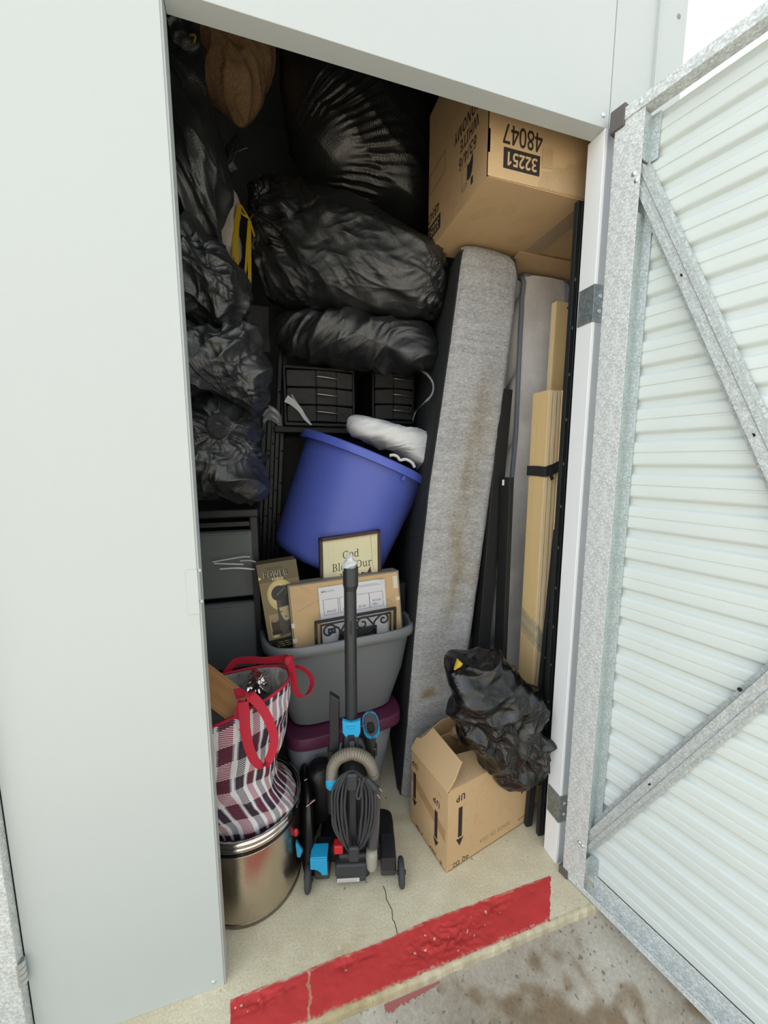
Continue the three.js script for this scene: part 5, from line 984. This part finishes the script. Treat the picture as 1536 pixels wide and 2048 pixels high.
// ---- in front: upright vacuum cleaner, seen from behind ---------------------------
{
  const o = thing('vacuum_cleaner', 'black upright vacuum cleaner with cyan parts, back turned, standing in the middle of the floor', 'vacuum cleaner', [0.352, 0, -0.115], (-13.9 * PI) / 180);
  const blk = phy('#1d1e20', 0.42), blk2 = phy('#26282b', 0.36), gray = phy('#33363a', 0.5), cyan = phy('#1f9fd0', 0.4), rub = std('#3a3c40', 0.7), cordM = std('#3c3e42', 0.6);
  const L3 = (pts, w) => pts.map(([a, b], i) => [a, b, Array.isArray(w) ? w[i] : w]);
  // floor head: wide flat nozzle behind, hinge block, rear wheels on arms
  own('floor_head', [loft([{ y: 0.012, a: 0.122, b: 0.07, n: 7, z: -0.145, x: 0.008 }, { y: 0.03, a: 0.126, b: 0.075, n: 7, z: -0.145, x: 0.008 }, { y: 0.055, a: 0.122, b: 0.072, n: 6, z: -0.145, x: 0.008 }, { y: 0.068, a: 0.108, b: 0.06, n: 5, z: -0.145, x: 0.008 }], 72), box(0.1, 0.085, 0.09, 0.0, 0.06, -0.06, 0.012)], blk, o);
  const arm = (x) => own('wheel_arm', [extrude([[-0.05, 0.02], [0.014, 0.018], [0.026, 0.05], [0.018, 0.085], [-0.06, 0.085]], 0.048, { bevel: 0.006, seg: 3 }).rotateY(-PI / 2).translate(x + 0.024, 0, -0.035)].map((g) => { g.scale(1, 1, 1); return g; }), blk2, o);
  arm(-0.098); arm(0.107);
  for (const [x, n] of [[-0.138, 0], [0.146, 1]]) {
    const w = own('wheel', at(lathe([[0.0001, -0.009], [0.03, -0.009], [0.036, -0.0065], [0.0385, -0.003], [0.0385, 0.003], [0.036, 0.0065], [0.03, 0.009], [0.014, 0.0085], [0.012, 0.006], [0.0001, 0.006]], 48).rotateZ(PI / 2), x, 0.0385, -0.012), rub, o);
    own('axle', rod([x - 0.014, 0.0385, -0.012], [x + 0.014, 0.0385, -0.012], 0.006), blk, w);
  }
  own('base', [box(0.098, 0.045, 0.05, -0.008, 0.058, -0.03, 0.008), box(0.09, 0.02, 0.03, -0.008, 0.03, -0.02, 0.005)], gray, o);
  const lab = ctex(256, 48, (c, w, h) => { c.fillStyle = '#c9cac6'; c.fillRect(0, 0, w, h); c.fillStyle = '#8c8d8b'; for (let i = 0; i < 22; i++) c.fillRect(14 + i * 10, 10 + (i % 2) * 2, 6, 4); for (let i = 0; i < 30; i++) c.fillRect(14 + i * 7, 26, 3 + (i % 3), 12); });
  const lp = [[-0.051,0.051],[0.017,0.046]];
  own('label', sheet([lp[0][0], 0.024, -0.0035], [lp[1][0] - lp[0][0], 0, 0], [0, 0.014, 0.001], 0.0012), std('#ffffff', 0.5, { map: lab }), o, 'white rating label');
  // cyan foot pedal on the left arm
  const pd = [[-0.129,0.069],[-0.078,0.122]];
  own('pedal', [extrude([[pd[0][0], pd[1][1]], [pd[0][0], pd[1][1] - 0.034], [pd[0][0] + 0.018, pd[1][1] - 0.037], [pd[0][0] + 0.03, pd[1][1] - 0.046], [pd[0][0] + 0.034, pd[1][1] - 0.056], [pd[1][0], pd[1][1] - 0.056], [pd[1][0], pd[1][1]]], 0.008, { bevel: 0.002 }).translate(0, 0, 0.0), box(pd[1][0] - pd[0][0], 0.008, 0.045, (pd[0][0] + pd[1][0]) / 2, pd[1][1] - 0.002, -0.018, 0.003)], cyan, o, 'cyan foot pedal');
  own('floor_selector', [box(0.03, 0.03, 0.03, [-0.047,0.119][0], [-0.047,0.115][1], -0.035, 0.006)], phy('#d0202c', 0.35), o, 'red plastic piece');
  // upright body behind the cord
  const bu = 0.012;
  own('body', loft([{ y: 0.05, a: 0.05, b: 0.045, n: 4, z: -0.075, x: bu }, { y: 0.12, a: 0.058, b: 0.05, n: 4, z: -0.08, x: bu }, { y: 0.3, a: 0.06, b: 0.052, n: 4, z: -0.085, x: bu }, { y: 0.37, a: 0.056, b: 0.05, n: 4, z: -0.085, x: bu }, { y: 0.43, a: 0.04, b: 0.04, n: 3.5, z: -0.08, x: bu - 0.005 }, { y: 0.47, a: 0.03, b: 0.03, n: 3, z: -0.07, x: bu - 0.01 }], 60), blk, o);
  const sp = [[-0.002,0.322],[-0.002,0.134]];
  own('spine', box(0.024, 0.2, 0.03, (sp[0][0] + sp[1][0]) / 2, (sp[0][1] + sp[1][1]) / 2 + 0.01, -0.028, 0.006), gray, o);
  // hooks for the cord
  const hook = (c, d, t) => { const q = own('cord_hook', at(uvm(new RoundedBoxGeometry(0.031, d, 0.014, 5, 0.0068)), c[0], c[1], 0.024), gray, o); own('hook_stem', box(0.016, 0.02, 0.045, c[0], c[1] + t, -0.002, 0.005), gray, q); return q; };
  const hu = [0,0.391], hl = [0.002,0.155];
  hook(hu, 0.052, 0.008); hook(hl, 0.048, -0.008);
  // wrapped cord: nine loops between the hooks
  const top = hu[1] + 0.004, bot = hl[1] - 0.004;
  const E = [[-0.061,0.288],[-0.052,0.288],[-0.043,0.287],[-0.033,0.287],[-0.023,0.286],[0.029,0.283],[0.04,0.283],[0.049,0.282],[0.057,0.282],[0.065,0.282]].map((p) => p[0]);
  const cords = [];
  for (let i = 0; i < 8; i++) {
    const l = E[Math.min(4, (i * 3) % 5)] + 0.002 * N3(i * 3.3, 1, 1), r = E[5 + ((i * 2) % 5)] + 0.002 * N3(i, 4, 2), w = 0.004 + 0.0018 * (i % 5), cu = hu[0], cl = hl[0], m = (f) => lerp(bot, top, f), jit = (k) => 0.004 * N3(i * 2.1 + k * 1.7, k * 3.1, 5), sw = 0.004 * N3(i * 5.1, 9, 3);
    const pts = [[cu, top + 0.006 + 0.0012 * i, w], [lerp(cu, l, 0.55), m(0.98) + jit(0), w], [l + 0.003 + jit(1), m(0.8), w + 0.003], [l + jit(2), m(0.55), w], [l + 0.004 + jit(3) + sw, m(0.3), w - 0.002], [lerp(cl, l, 0.6) + jit(4), m(0.1), w], [cl - 0.006, bot - 0.004 - 0.001 * i, w], [lerp(cl, r, 0.5) + jit(5), m(0.08), w], [r - 0.006 + jit(6), m(0.3), w], [r + jit(7), m(0.55), w + 0.002], [r - 0.003 + jit(8), m(0.8), w], [lerp(cu, r, 0.5), m(0.96) + jit(9), w]];
    cords.push(tube(pts, 0.0034, 150, 8, true));
  }
  // loose turn near the plug and the knot
  cords.push(tube(L3([[0.016,0.407],[0.022,0.397],[0.016,0.372],[0.012,0.35],[0.017,0.34],[0.024,0.352],[0.027,0.381],[0.032,0.4],[0.04,0.406]], 0.03), 0.0033, 60, 8));
  own('power_cord', cords, cordM, o, 'dark grey power cord wound around two hooks');
  const pg = [[0.04,0.409],[0.067,0.375]], A = [...pg[0], 0.034], B = [...pg[1], 0.034];
  const plug = own('plug', [rod(A, B, 0.0065, 14, 0.0095), rod(B, [0.074,0.366].concat(0.034), 0.0105, 14, 0.0095)], gray, o);
  for (const q of [[[0.076,0.378], [0.084,0.368]], [[0.07,0.36], [0.079,0.346]]]) own('prong', beam([...q[0], 0.036], [...q[1], 0.036], 0.006, 0.0016, [0, 0, 1], 0.0005), std('#d9d2c0', 0.25, { metalness: 0.9 }), plug);
  // ribbed hose arching over the top of the body
  const hp = [[-0.062,0.355],[-0.062,0.378],[-0.057,0.407],[-0.039,0.434],[-0.003,0.449],[0.032,0.434],[0.053,0.405],[0.063,0.36],[0.066,0.302],[0.064,0.217],[0.059,0.13]], hc = curve(L3(hp, [-0.02, -0.02, -0.018, -0.015, -0.012, -0.015, -0.018, -0.02, -0.022, -0.022, -0.02]));
  const hoseGeo = (t0, t1, r, rib, seg) => { const pts = []; for (let i = 0; i <= 40; i++) pts.push(hc.getPointAt(lerp(t0, t1, i / 40))); const c = new THREE.CatmullRomCurve3(pts), g = new THREE.TubeGeometry(c, seg, r, 22), p = g.attributes.position; if (rib) for (let j = 0; j <= seg; j++) { const q = c.getPointAt(j / seg), k = 1 + rib * (j % 4 < 2 ? 1 : -1); for (let i = 0; i <= 22; i++) { const n = j * 23 + i; p.setXYZ(n, q.x + (p.getX(n) - q.x) * k, q.y + (p.getY(n) - q.y) * k, q.z + (p.getZ(n) - q.z) * k); } } g.computeVertexNormals(); return fin(g); };
  own('hose', hoseGeo(0.03, 0.5, 0.0165, 0.08, 132), phy('#7d7565', 0.35, { clearcoat: 0.4 }), o, 'grey ribbed hose');
  own('hose_tube', hoseGeo(0.48, 1.0, 0.016, 0, 60), phy('#4b4d50', 0.3), o, 'smooth dark tube');
  const cf = [[-0.078,0.37],[-0.044,0.369],[-0.048,0.347],[-0.06,0.336],[-0.068,0.338],[-0.076,0.349]];
  own('hose_cuff', [at(lathe([[0.0165, 0], [0.019, 0], [0.0195, 0.013], [0.0185, 0.02], [0.0165, 0.02]], 32), hp[0][0], cf[2][1] - 0.006, -0.02), extrude(cf, 0.03, { bevel: 0.003 }).translate(0, 0, -0.032)], cyan, o, 'cyan hose cuff');
  own('hose_socket', rod([hp[0][0], cf[2][1] - 0.1, -0.03], [hp[0][0], cf[2][1], -0.022], 0.016, 24), blk, o);
  // exhaust cup low on the right
  const ex = [[0.055,0.136],[0.055,0.046]];
  own('filter_cup', at(lathe([[0.0001, 0], [0.008, 0.0008], [0.0145, 0.006], [0.0172, 0.016], [0.0178, 0.04], [0.0185, 0.043], [0.0185, 0.05], [0.0172, 0.052], [0.0168, 0.07], [0.0001, 0.07]], 36), ex[0][0], ex[1][1] + 0.004, -0.016), phy('#b5b2a6', 0.25, { transmission: 0.25, thickness: 0 }), o, 'cloudy plastic cup');
  // wand with its socket, latch and taped tip
  const wd = [[-0.022,0.529],[0.014,0.527],[-0.02,0.933],[0.015,0.932],[-0.023,0.948],[0.021,0.947],[-0.023,0.999],[0.022,0.998]], r0 = (wd[1][0] - wd[0][0]) / 2, c0 = [(wd[0][0] + wd[1][0]) / 2, wd[0][1], -0.05], c1 = [(wd[2][0] + wd[3][0]) / 2, wd[2][1], -0.05], r1 = (wd[5][0] - wd[4][0]) / 2, c2 = [(wd[4][0] + wd[5][0]) / 2, wd[4][1], -0.05], c3 = [(wd[6][0] + wd[7][0]) / 2, wd[6][1], -0.05];
  const wand = own('wand', [rod([c0[0], c0[1] - 0.06, -0.05], c1, r0, 28), rod(c1, c2, r0, 28, r1), at(lathe([[r1, 0], [r1, c3[1] - c2[1]], [r1 - 0.003, c3[1] - c2[1] + 0.001], [r1 - 0.003, c3[1] - c2[1] - 0.02], [0.0001, c3[1] - c2[1] - 0.02]], 32), c2[0], c2[1], -0.05)], phy('#2a2d31', 0.3), o);
  const wb = [[-0.001,0.846],[0,0.807]]; own('button', box(0.006, wb[0][1] - wb[1][1], 0.004, wb[0][0], (wb[0][1] + wb[1][1]) / 2, -0.05 + r0, 0.002), blk, wand);
  const lt = [[-0.029,0.548],[-0.016,0.541],[-0.003,0.538],[0.011,0.54],[0.024,0.546],[0.024,0.506],[0.018,0.492],[0.007,0.492],[0.004,0.499],[-0.012,0.499],[-0.015,0.493],[-0.022,0.495],[-0.029,0.508]];
  own('latch', [extrude(lt, 0.014, { bevel: 0.003, seg: 3 }).translate(0, 0, -0.036), box(0.022, 0.005, 0.006, c0[0], [-0.002,0.526][1], -0.021, 0.002)], cyan, o, 'cyan wand latch');
  own('neck', [box(0.045, 0.06, 0.05, c0[0], lt[6][1] - 0.035, -0.06, 0.01), box(0.016, 0.035, 0.02, c0[0] + 0.002, lt[6][1] - 0.03, -0.03, 0.004)], gray, o);
  // crevice tool
  const ct = [[-0.066,0.62],[-0.038,0.6],[-0.04,0.452],[-0.044,0.404],[-0.074,0.408],[-0.071,0.453]];
  own('crevice_tool', [extrude(ct, 0.02, { bevel: 0.004, seg: 3 }).translate(0, 0, -0.06)], phy('#222428', 0.4), o, 'long slanted black crevice tool');
  own('tool_socket', rod([ct[4][0] + 0.014, ct[4][1] - 0.05, -0.05], [ct[4][0] + 0.014, ct[4][1] + 0.03, -0.05], 0.0165, 24), blk, o);
  // dusting brush with cyan bristles
  const db = [0.055,0.52], rx = 0.0235, ry = 0.042;
  const br = new THREE.Group(); br.name = 'dusting_brush'; br.position.set(db[0], db[1], -0.045); br.rotation.z = 0.12; o.add(br); br.updateMatrixWorld(true);
  const ell = (a, b, n = 36) => { const l = []; for (let i = 0; i < n; i++) { const t = (i / n) * 2 * PI, e = 2 / 2.6; l.push([Math.sign(cos(t)) * Math.pow(abs(cos(t)), e) * a, Math.sign(sin(t)) * Math.pow(abs(sin(t)), e) * b]); } return l; };
  own('cup', [extrude(ell(rx - 0.004, ry - 0.004), 0.014, { bevel: 0.002, holes: [ell(0.011, 0.019, 24).map(([a, b]) => [a - 0.002, b - 0.012])] }).translate(0, 0, -0.008)], gray, br);
  own('hole', at(new THREE.CylinderGeometry(1, 1, 0.002, 24).rotateX(PI / 2).scale(0.0125, 0.0205, 1), -0.002, -0.012, -0.004), darkHole, br);
  const bl = []; for (let i = 0; i < 46; i++) { const t = (i / 46) * 2 * PI, e = 2 / 2.6, q = [Math.sign(cos(t)) * Math.pow(abs(cos(t)), e), Math.sign(sin(t)) * Math.pow(abs(sin(t)), e)]; bl.push(rod([q[0] * (rx - 0.004), q[1] * (ry - 0.004), 0.0], [q[0] * (rx + 0.0005), q[1] * (ry + 0.0005), 0.012], 0.0016, 6, 0.0012)); }
  const bs = own('bristles', bl, cyan, br, 'cyan bristle tufts'); bs.userData.kind = 'stuff';
  own('brush_neck', [rod([db[0] - 0.002, db[1] - 0.11, -0.06], [db[0], db[1] - 0.03, -0.055], 0.0155, 24), box(0.03, 0.03, 0.03, db[0] + 0.004, db[1] - 0.1, -0.06, 0.006)], blk, o);
  // clear plastic taped over the wand tip
  const tipB = bagBody(ellPts([c3[0], c3[1] + 0.006], 0.019, 0.046), -0.05, 0.018, { seed: 97, N: 110, M: 60, amp: 0.42, waves: [[22, 0.02, 3], [40, 0.012, 4], [70, 0.006, 4]] });
  own('plastic_wrap', tipB, phy('#f4f8fa', 0.08, { transmission: 0.5, thickness: 0, ior: 1.5 }), o, 'crumpled clear plastic over the wand tip');
}
function ellPts(c, a, b) { const l = []; for (let i = 0; i < 24; i++) { const t = (i / 24) * 2 * PI; l.push([c[0] + a * cos(t) * (1 - 0.25 * sin(t)), c[1] + 0.008 + b * 0.62 * sin(t)]); } return l; }

// second, darker cleaner squeezed between the bin and the vacuum
{
  const o = thing('floor_sweeper', 'second black cleaner with cyan and red trim, squeezed between steel bin and upright vacuum', 'vacuum cleaner', [0.25, 0, -0.3]);
  const blk = phy('#0f1011', 0.35);
  part('nozzle', [loft([{ y: 0.0, a: 0.018, b: 0.1, n: 3, x: 0.226, z: -0.27 }, { y: 0.03, a: 0.021, b: 0.11, n: 3, x: 0.226, z: -0.27 }, { y: 0.17, a: 0.02, b: 0.105, n: 3, x: 0.228, z: -0.275 }, { y: 0.24, a: 0.016, b: 0.09, n: 3, x: 0.23, z: -0.285 }, { y: 0.262, a: 0.008, b: 0.06, n: 3, x: 0.23, z: -0.29 }], 48)], blk, o);
  part('canister', [loft([{ y: 0.1, a: 0.03, b: 0.035, n: 2.6, x: 0.272, z: -0.3 }, { y: 0.12, a: 0.045, b: 0.048, n: 2.6, x: 0.282, z: -0.3 }, { y: 0.23, a: 0.05, b: 0.05, n: 2.6, x: 0.286, z: -0.3 }, { y: 0.275, a: 0.046, b: 0.046, n: 2.6, x: 0.282, z: -0.3 }, { y: 0.29, a: 0.03, b: 0.03, n: 2.6, x: 0.28, z: -0.3 }], 48)], blk, o);
  part('neck', tube([[0.24, 0.03, -0.3], [0.255, 0.07, -0.3], [0.275, 0.12, -0.3]], 0.018, 24, 14), blk, o);
  part('wedge', extrude([[0.186,0.155],[0.19,0.165],[0.207,0.129],[0.198,0.108],[0.189,0.114]], 0.012, { bevel: 0.002 }).translate(0, 0, -0.176), phy('#1f8fbd', 0.4), o, 'cyan wedge');
  part('button', at(new THREE.SphereGeometry(0.01, 20, 14).scale(0.8, 1.3, 0.7), ...[0.189,0.183,-0.18]), phy('#b02330', 0.4), o, 'red button');
}

// stainless bin
const steel = std('#b9b0a2', 0.17, { metalness: 1 }), chrome = std('#d6d4cf', 0.1, { metalness: 1 }), binBlack = phy('#0c0d0e', 0.25);
{
  const cx = 0.052, cz = -0.26, o = thing('trash_can', 'round brushed steel trash can with chrome ring rim, behind the left pier', 'trash can', [cx, 0, cz]);
  const smudge = dtex(512, 512, (u, w) => [0.22 + 0.12 * clamp(0.5 + fbm(u * 9, w * 5, 3)) + 0.16 * sstep(0.1, 0.4, fbm(u * 6, w * 4, 9))], false);
  own('body', lathe([[0.0001, 0.004], [0.148, 0.004], [0.151, 0.008], [0.1525, 0.02], [0.1525, 0.225], [0.15, 0.228]], 96), std('#cbc0b0', 1, { metalness: 1, roughnessMap: smudge }), o);
  own('base_ring', lathe([[0.14, 0], [0.152, 0], [0.154, 0.004], [0.154, 0.012], [0.152, 0.015]], 96), std('#8d857a', 0.3, { metalness: 1 }), o);
  own('collar', lathe([[0.15, 0.226], [0.152, 0.228], [0.153, 0.245], [0.151, 0.249]], 96), binBlack, o);
  own('ring', lathe([[0.148, 0.247], [0.158, 0.247], [0.1615, 0.251], [0.162, 0.257], [0.1605, 0.261], [0.1585, 0.262], [0.1605, 0.264], [0.1615, 0.269], [0.16, 0.275], [0.156, 0.278], [0.15, 0.277], [0.148, 0.272]], 110), chrome, o, 'chrome double ring');
  own('liner', lathe([[0.148, 0.276], [0.146, 0.276], [0.142, 0.02], [0.0001, 0.016], [0.0001, 0.012], [0.146, 0.014], [0.149, 0.27]], 80), binBlack, o, 'black inner bucket');
  const hd = part('lever', beam([0.223,0.243,-0.2], [0.251,0.26,-0.2], 0.008, 0.004, [0, 0, 1], 0.001), chrome, o);
  part('lever', beam([0.224,0.269,-0.27], [0.234,0.273,-0.27], 0.006, 0.004, [0, 0, 1], 0.001), chrome, o);
}
// plaid shopping bag standing in the can
{
  const Wp = 0.052, Hp = 0.078; // metres of one repeat
  const plaid = ctex(512, 768, (c, w, h) => {
    // columns: dark block | white stripe | dark block | white stripe; rows: dark row, hatched row
    c.fillStyle = '#dcd9dc'; c.fillRect(0, 0, w, h);
    const X = [0, 0.31, 0.5, 0.81, 1], Y = [0, 0.5];
    const hatch = (x, y, ww, hh, col, dirn, step = 36, lw = 15) => { c.save(); c.beginPath(); c.rect(x * w, y * h, ww * w, hh * h); c.clip(); c.strokeStyle = col; c.lineWidth = lw; for (let k = -h; k < w + h; k += step) { c.beginPath(); c.moveTo(x * w + k, y * h); c.lineTo(x * w + k + dirn * hh * h, y * h + hh * h); c.stroke(); } c.restore(); };
    hatch(0, 0.52, 0.31, 0.48, '#8a2a45', -1); hatch(0.5, 0.52, 0.31, 0.48, '#2d2a40', -1);
    hatch(0.31, 0, 0.05, 0.52, '#2d2a40', -1, 36, 15); hatch(0.45, 0, 0.05, 0.52, '#2d2a40', -1, 36, 15); hatch(0.81, 0, 0.05, 0.52, '#2d2a40', -1, 36, 15); hatch(0.95, 0, 0.05, 0.52, '#2d2a40', -1, 36, 15);
    c.fillStyle = '#5d2238'; c.fillRect(0, 0, 0.31 * w, 0.52 * h); c.fillStyle = '#262234'; c.fillRect(0.5 * w, 0, 0.31 * w, 0.52 * h);
    for (let i = 0; i < 260; i++) { c.fillStyle = rnd() > 0.5 ? 'rgba(30,20,40,0.5)' : 'rgba(150,50,75,0.35)'; const a = rnd() > 0.5 ? 0 : 0.5; c.fillRect((a + rnd() * 0.28) * w, rnd() * 0.48 * h, 4 + rnd() * 14, 4 + rnd() * 10); }
    c.strokeStyle = 'rgba(190,60,70,0.55)'; c.lineWidth = 6; c.beginPath(); c.moveTo(0.66 * w, 0); c.lineTo(0.66 * w, 0.52 * h); c.moveTo(0.5 * w, 0.26 * h); c.lineTo(0.81 * w, 0.26 * h); c.stroke();
  });
  const red = std('#b01b33', 0.75, { bumpMap: per(blackFab, 0.06), bumpScale: 0.001 });
  const o = thing('shopping_bag', 'plaid insulated shopping bag with red handles slumped in the steel trash can', 'bag', [0.05, 0.08, -0.25]);
  // levels from foot to rim: right edge read from the photograph, width of a full bag
  const ed = [[0.134,0.081],[0.162,0.163],[0.188,0.198],[0.197,0.242],[0.187,0.294],[0.165,0.346],[0.148,0.402],[0.156,0.451],[0.172,0.524],[0.183,0.595],[0.19,0.669]];
  const n = 66, seg = 160, lev = [], ip = (t) => { const f = t * (ed.length - 1), i = Math.min(ed.length - 2, Math.floor(f)), q = f - i; return [lerp(ed[i][0], ed[i + 1][0], q), lerp(ed[i][1], ed[i + 1][1], q)]; };
  for (let k = 0; k <= n; k++) { const t = k / n, [xr, y] = ip(t), a = lerp(0.128, 0.17, sstep(0.3, 1, t)), b = lerp(0.118, 0.088, t); lev.push({ y, a, b, x: xr - a, z: -0.25 + 0.02 * t, n: 2.6 }); }
  const yT = ed[ed.length - 1][1];
  const shape = (inset) => (q, th, k) => {
    const t = k / n, L = lev[Math.min(k, n)], dx = (q.x - L.x) / L.a;
    // rim drops toward the front left
    if (t > 0.55) { const f = sstep(0.55, 1, t); q.y -= f * (0.075 * clamp(0.75 - dx * 0.75) * (q.z > L.z ? 1 : 0.25) + 0.0); }
    const cr = 0.010 * N3(q.x * 16, q.y * 14, q.z * 16) + 0.004 * N3(q.x * 40, q.y * 34, q.z * 40);
    // deep fold where the right side buckles
    const fold = sstep(0.2, 1, dx) * Math.exp(-(((t - 0.5) / 0.09) ** 2)) * -0.018 + 0.009 * Math.exp(-(((t - 0.34 - 0.25 * (1 - dx)) / 0.03) ** 2)) * sstep(-0.2, 0.5, dx);
    const nx = cos(th), nz = sin(th), s = (cr + fold) * (1 - 0.6 * sstep(0.9, 1, t)) - inset;
    q.x += nx * s; q.z += nz * s; return q;
  };
  const outer = loft(lev, seg, true, false, shape(0)), inner = loft(lev.slice(8), seg, true, false, (q, th, k) => shape(0.006)(q, th, k + 8));
  { const u = outer.attributes.uv; for (let i = 0; i < u.count; i++) u.setXY(i, (u.getX(i) * 0.86) / Wp, (u.getY(i) * 0.44) / Hp); }
  plaid.wrapS = plaid.wrapT = THREE.RepeatWrapping;
  part('body', outer, std('#ffffff', 0.7, { map: plaid }), o, 'red, navy and white plaid cloth');
  part('lining', uvm(inner), std('#dddad5', 0.25, { metalness: 0.7, bumpMap: per(crinkle, 0.08), bumpScale: 0.006 }), o, 'silver foil lining');
  const rim = []; for (let i = 0; i < 48; i++) { const th = (i / 48) * 2 * PI, c = cos(th), s = sin(th), e = 2 / 2.6, L = lev[n]; rim.push(shape(0.003)(new V3(L.x + Math.sign(c) * Math.pow(abs(c), e) * L.a, L.y, L.z + Math.sign(s) * Math.pow(abs(s), e) * L.b), th, n)); }
  part('binding', new THREE.TubeGeometry(curve(rim, true), 200, 0.0045, 8, true), red, o, 'red edge binding');
  // handles

  part('handle', [ribbon([[0.042,0.681,-0.15], [0.064,0.686,-0.14], [0.085,0.679,-0.128], [0.107,0.654,-0.118], [0.127,0.611,-0.112], [0.138,0.562,-0.11], [0.132,0.525,-0.108], [0.12,0.5,-0.106], [0.104,0.492,-0.104], [0.087,0.51,-0.104], [0.074,0.552,-0.106], [0.067,0.597,-0.11], [0.066,0.636,-0.116], [0.063,0.669,-0.126]], (t) => 0.029 - 0.006 * sin(t * PI), (t) => [lerp(0.4, 1, sstep(0.08, 0.3, t)) * (t > 0.62 ? 1 : 1), t > 0.55 && t < 0.75 ? 0.6 : -0.25 + 0.5 * t, 0.15], 0.0022, 90),
    ribbon([[0.059,0.671,-0.134], [0.054,0.653,-0.128], [0.046,0.624,-0.126]], 0.018, [0.8, 0.5, 0.2], 0.002, 20)], red, o, 'red webbing handle hanging over the front');
  part('handle', [ribbon([[0.002,0.654,-0.32], [0.029,0.682,-0.32], [0.066,0.687,-0.315], [0.118,0.685,-0.3], [0.162,0.693,-0.28], [0.189,0.702,-0.262]], 0.026, [0.1, 1, 0.3], 0.0022, 50),
    ribbon([[0.183,0.712,-0.25], [0.193,0.693,-0.235], [0.198,0.66,-0.23], [0.202,0.622,-0.23], [0.216,0.588,-0.235], [0.239,0.58,-0.25], [0.256,0.601,-0.262], [0.253,0.627,-0.27], [0.232,0.653,-0.272], [0.206,0.671,-0.268]], (t) => 0.024 - 0.008 * t, (t) => [0.9 - 0.5 * t, 0.3 + 0.4 * t, 0.5], 0.0022, 80),
    at(uvm(new RoundedBoxGeometry(0.03, 0.026, 0.022, 4, 0.009)), ...[0.188,0.702,-0.25])], red, o, 'red webbing handle knotted at the corner');
  // board and foil things in the bag
  const bt = dtex(256, 512, (u, w) => { const g = 0.5 + 0.3 * N3(u * 16 + N3(u * 3, w * 2, 1), w * 1.5, 4) + 0.12 * N3(u * 90, w * 6, 2); return mix3(hex('#8a5c2c'), hex('#bf8c4d'), clamp(g)); });
  const wdM = std('#ffffff', 0.55, { map: per(bt, [0.12, 0.3]) });
  const w = thing('wooden_tray', 'brown wooden tray tilted in the opening of the plaid bag', 'tray', [-0.002,0.655,-0.2]);
  const a = v([-0.043,0.716,-0.28]), b = v([0.065,0.642,-0.215]), c = v([-0.05,0.649,-0.2]);
  const U = b.clone().sub(a), W = c.clone().sub(a), nn = U.clone().cross(W).normalize(); const flip = nn.y < 0;
  part('board', flip ? sheet(a.toArray(), W.toArray(), U.toArray(), 0.012, true) : sheet(a.toArray(), U.toArray(), W.toArray(), 0.012, true), wdM, w);
  // crumpled foil and a small red packet inside
  const f = single('foil', 'crumpled silver foil inside the opening of the plaid bag', 'foil', bagBody([[0.053,0.63],[0.068,0.659],[0.092,0.673],[0.117,0.662],[0.138,0.634],[0.127,0.603],[0.093,0.59],[0.064,0.599]], -0.27, 0.035, { seed: 121, N: 130, M: 70, amp: 0.7, waves: [[14, 0.03, 3], [28, 0.016, 4], [50, 0.007, 4]] }), std('#d9d7d3', 0.16, { metalness: 1 }));
}

scene.updateMatrixWorld(true);
renderer.render(scene, camera);
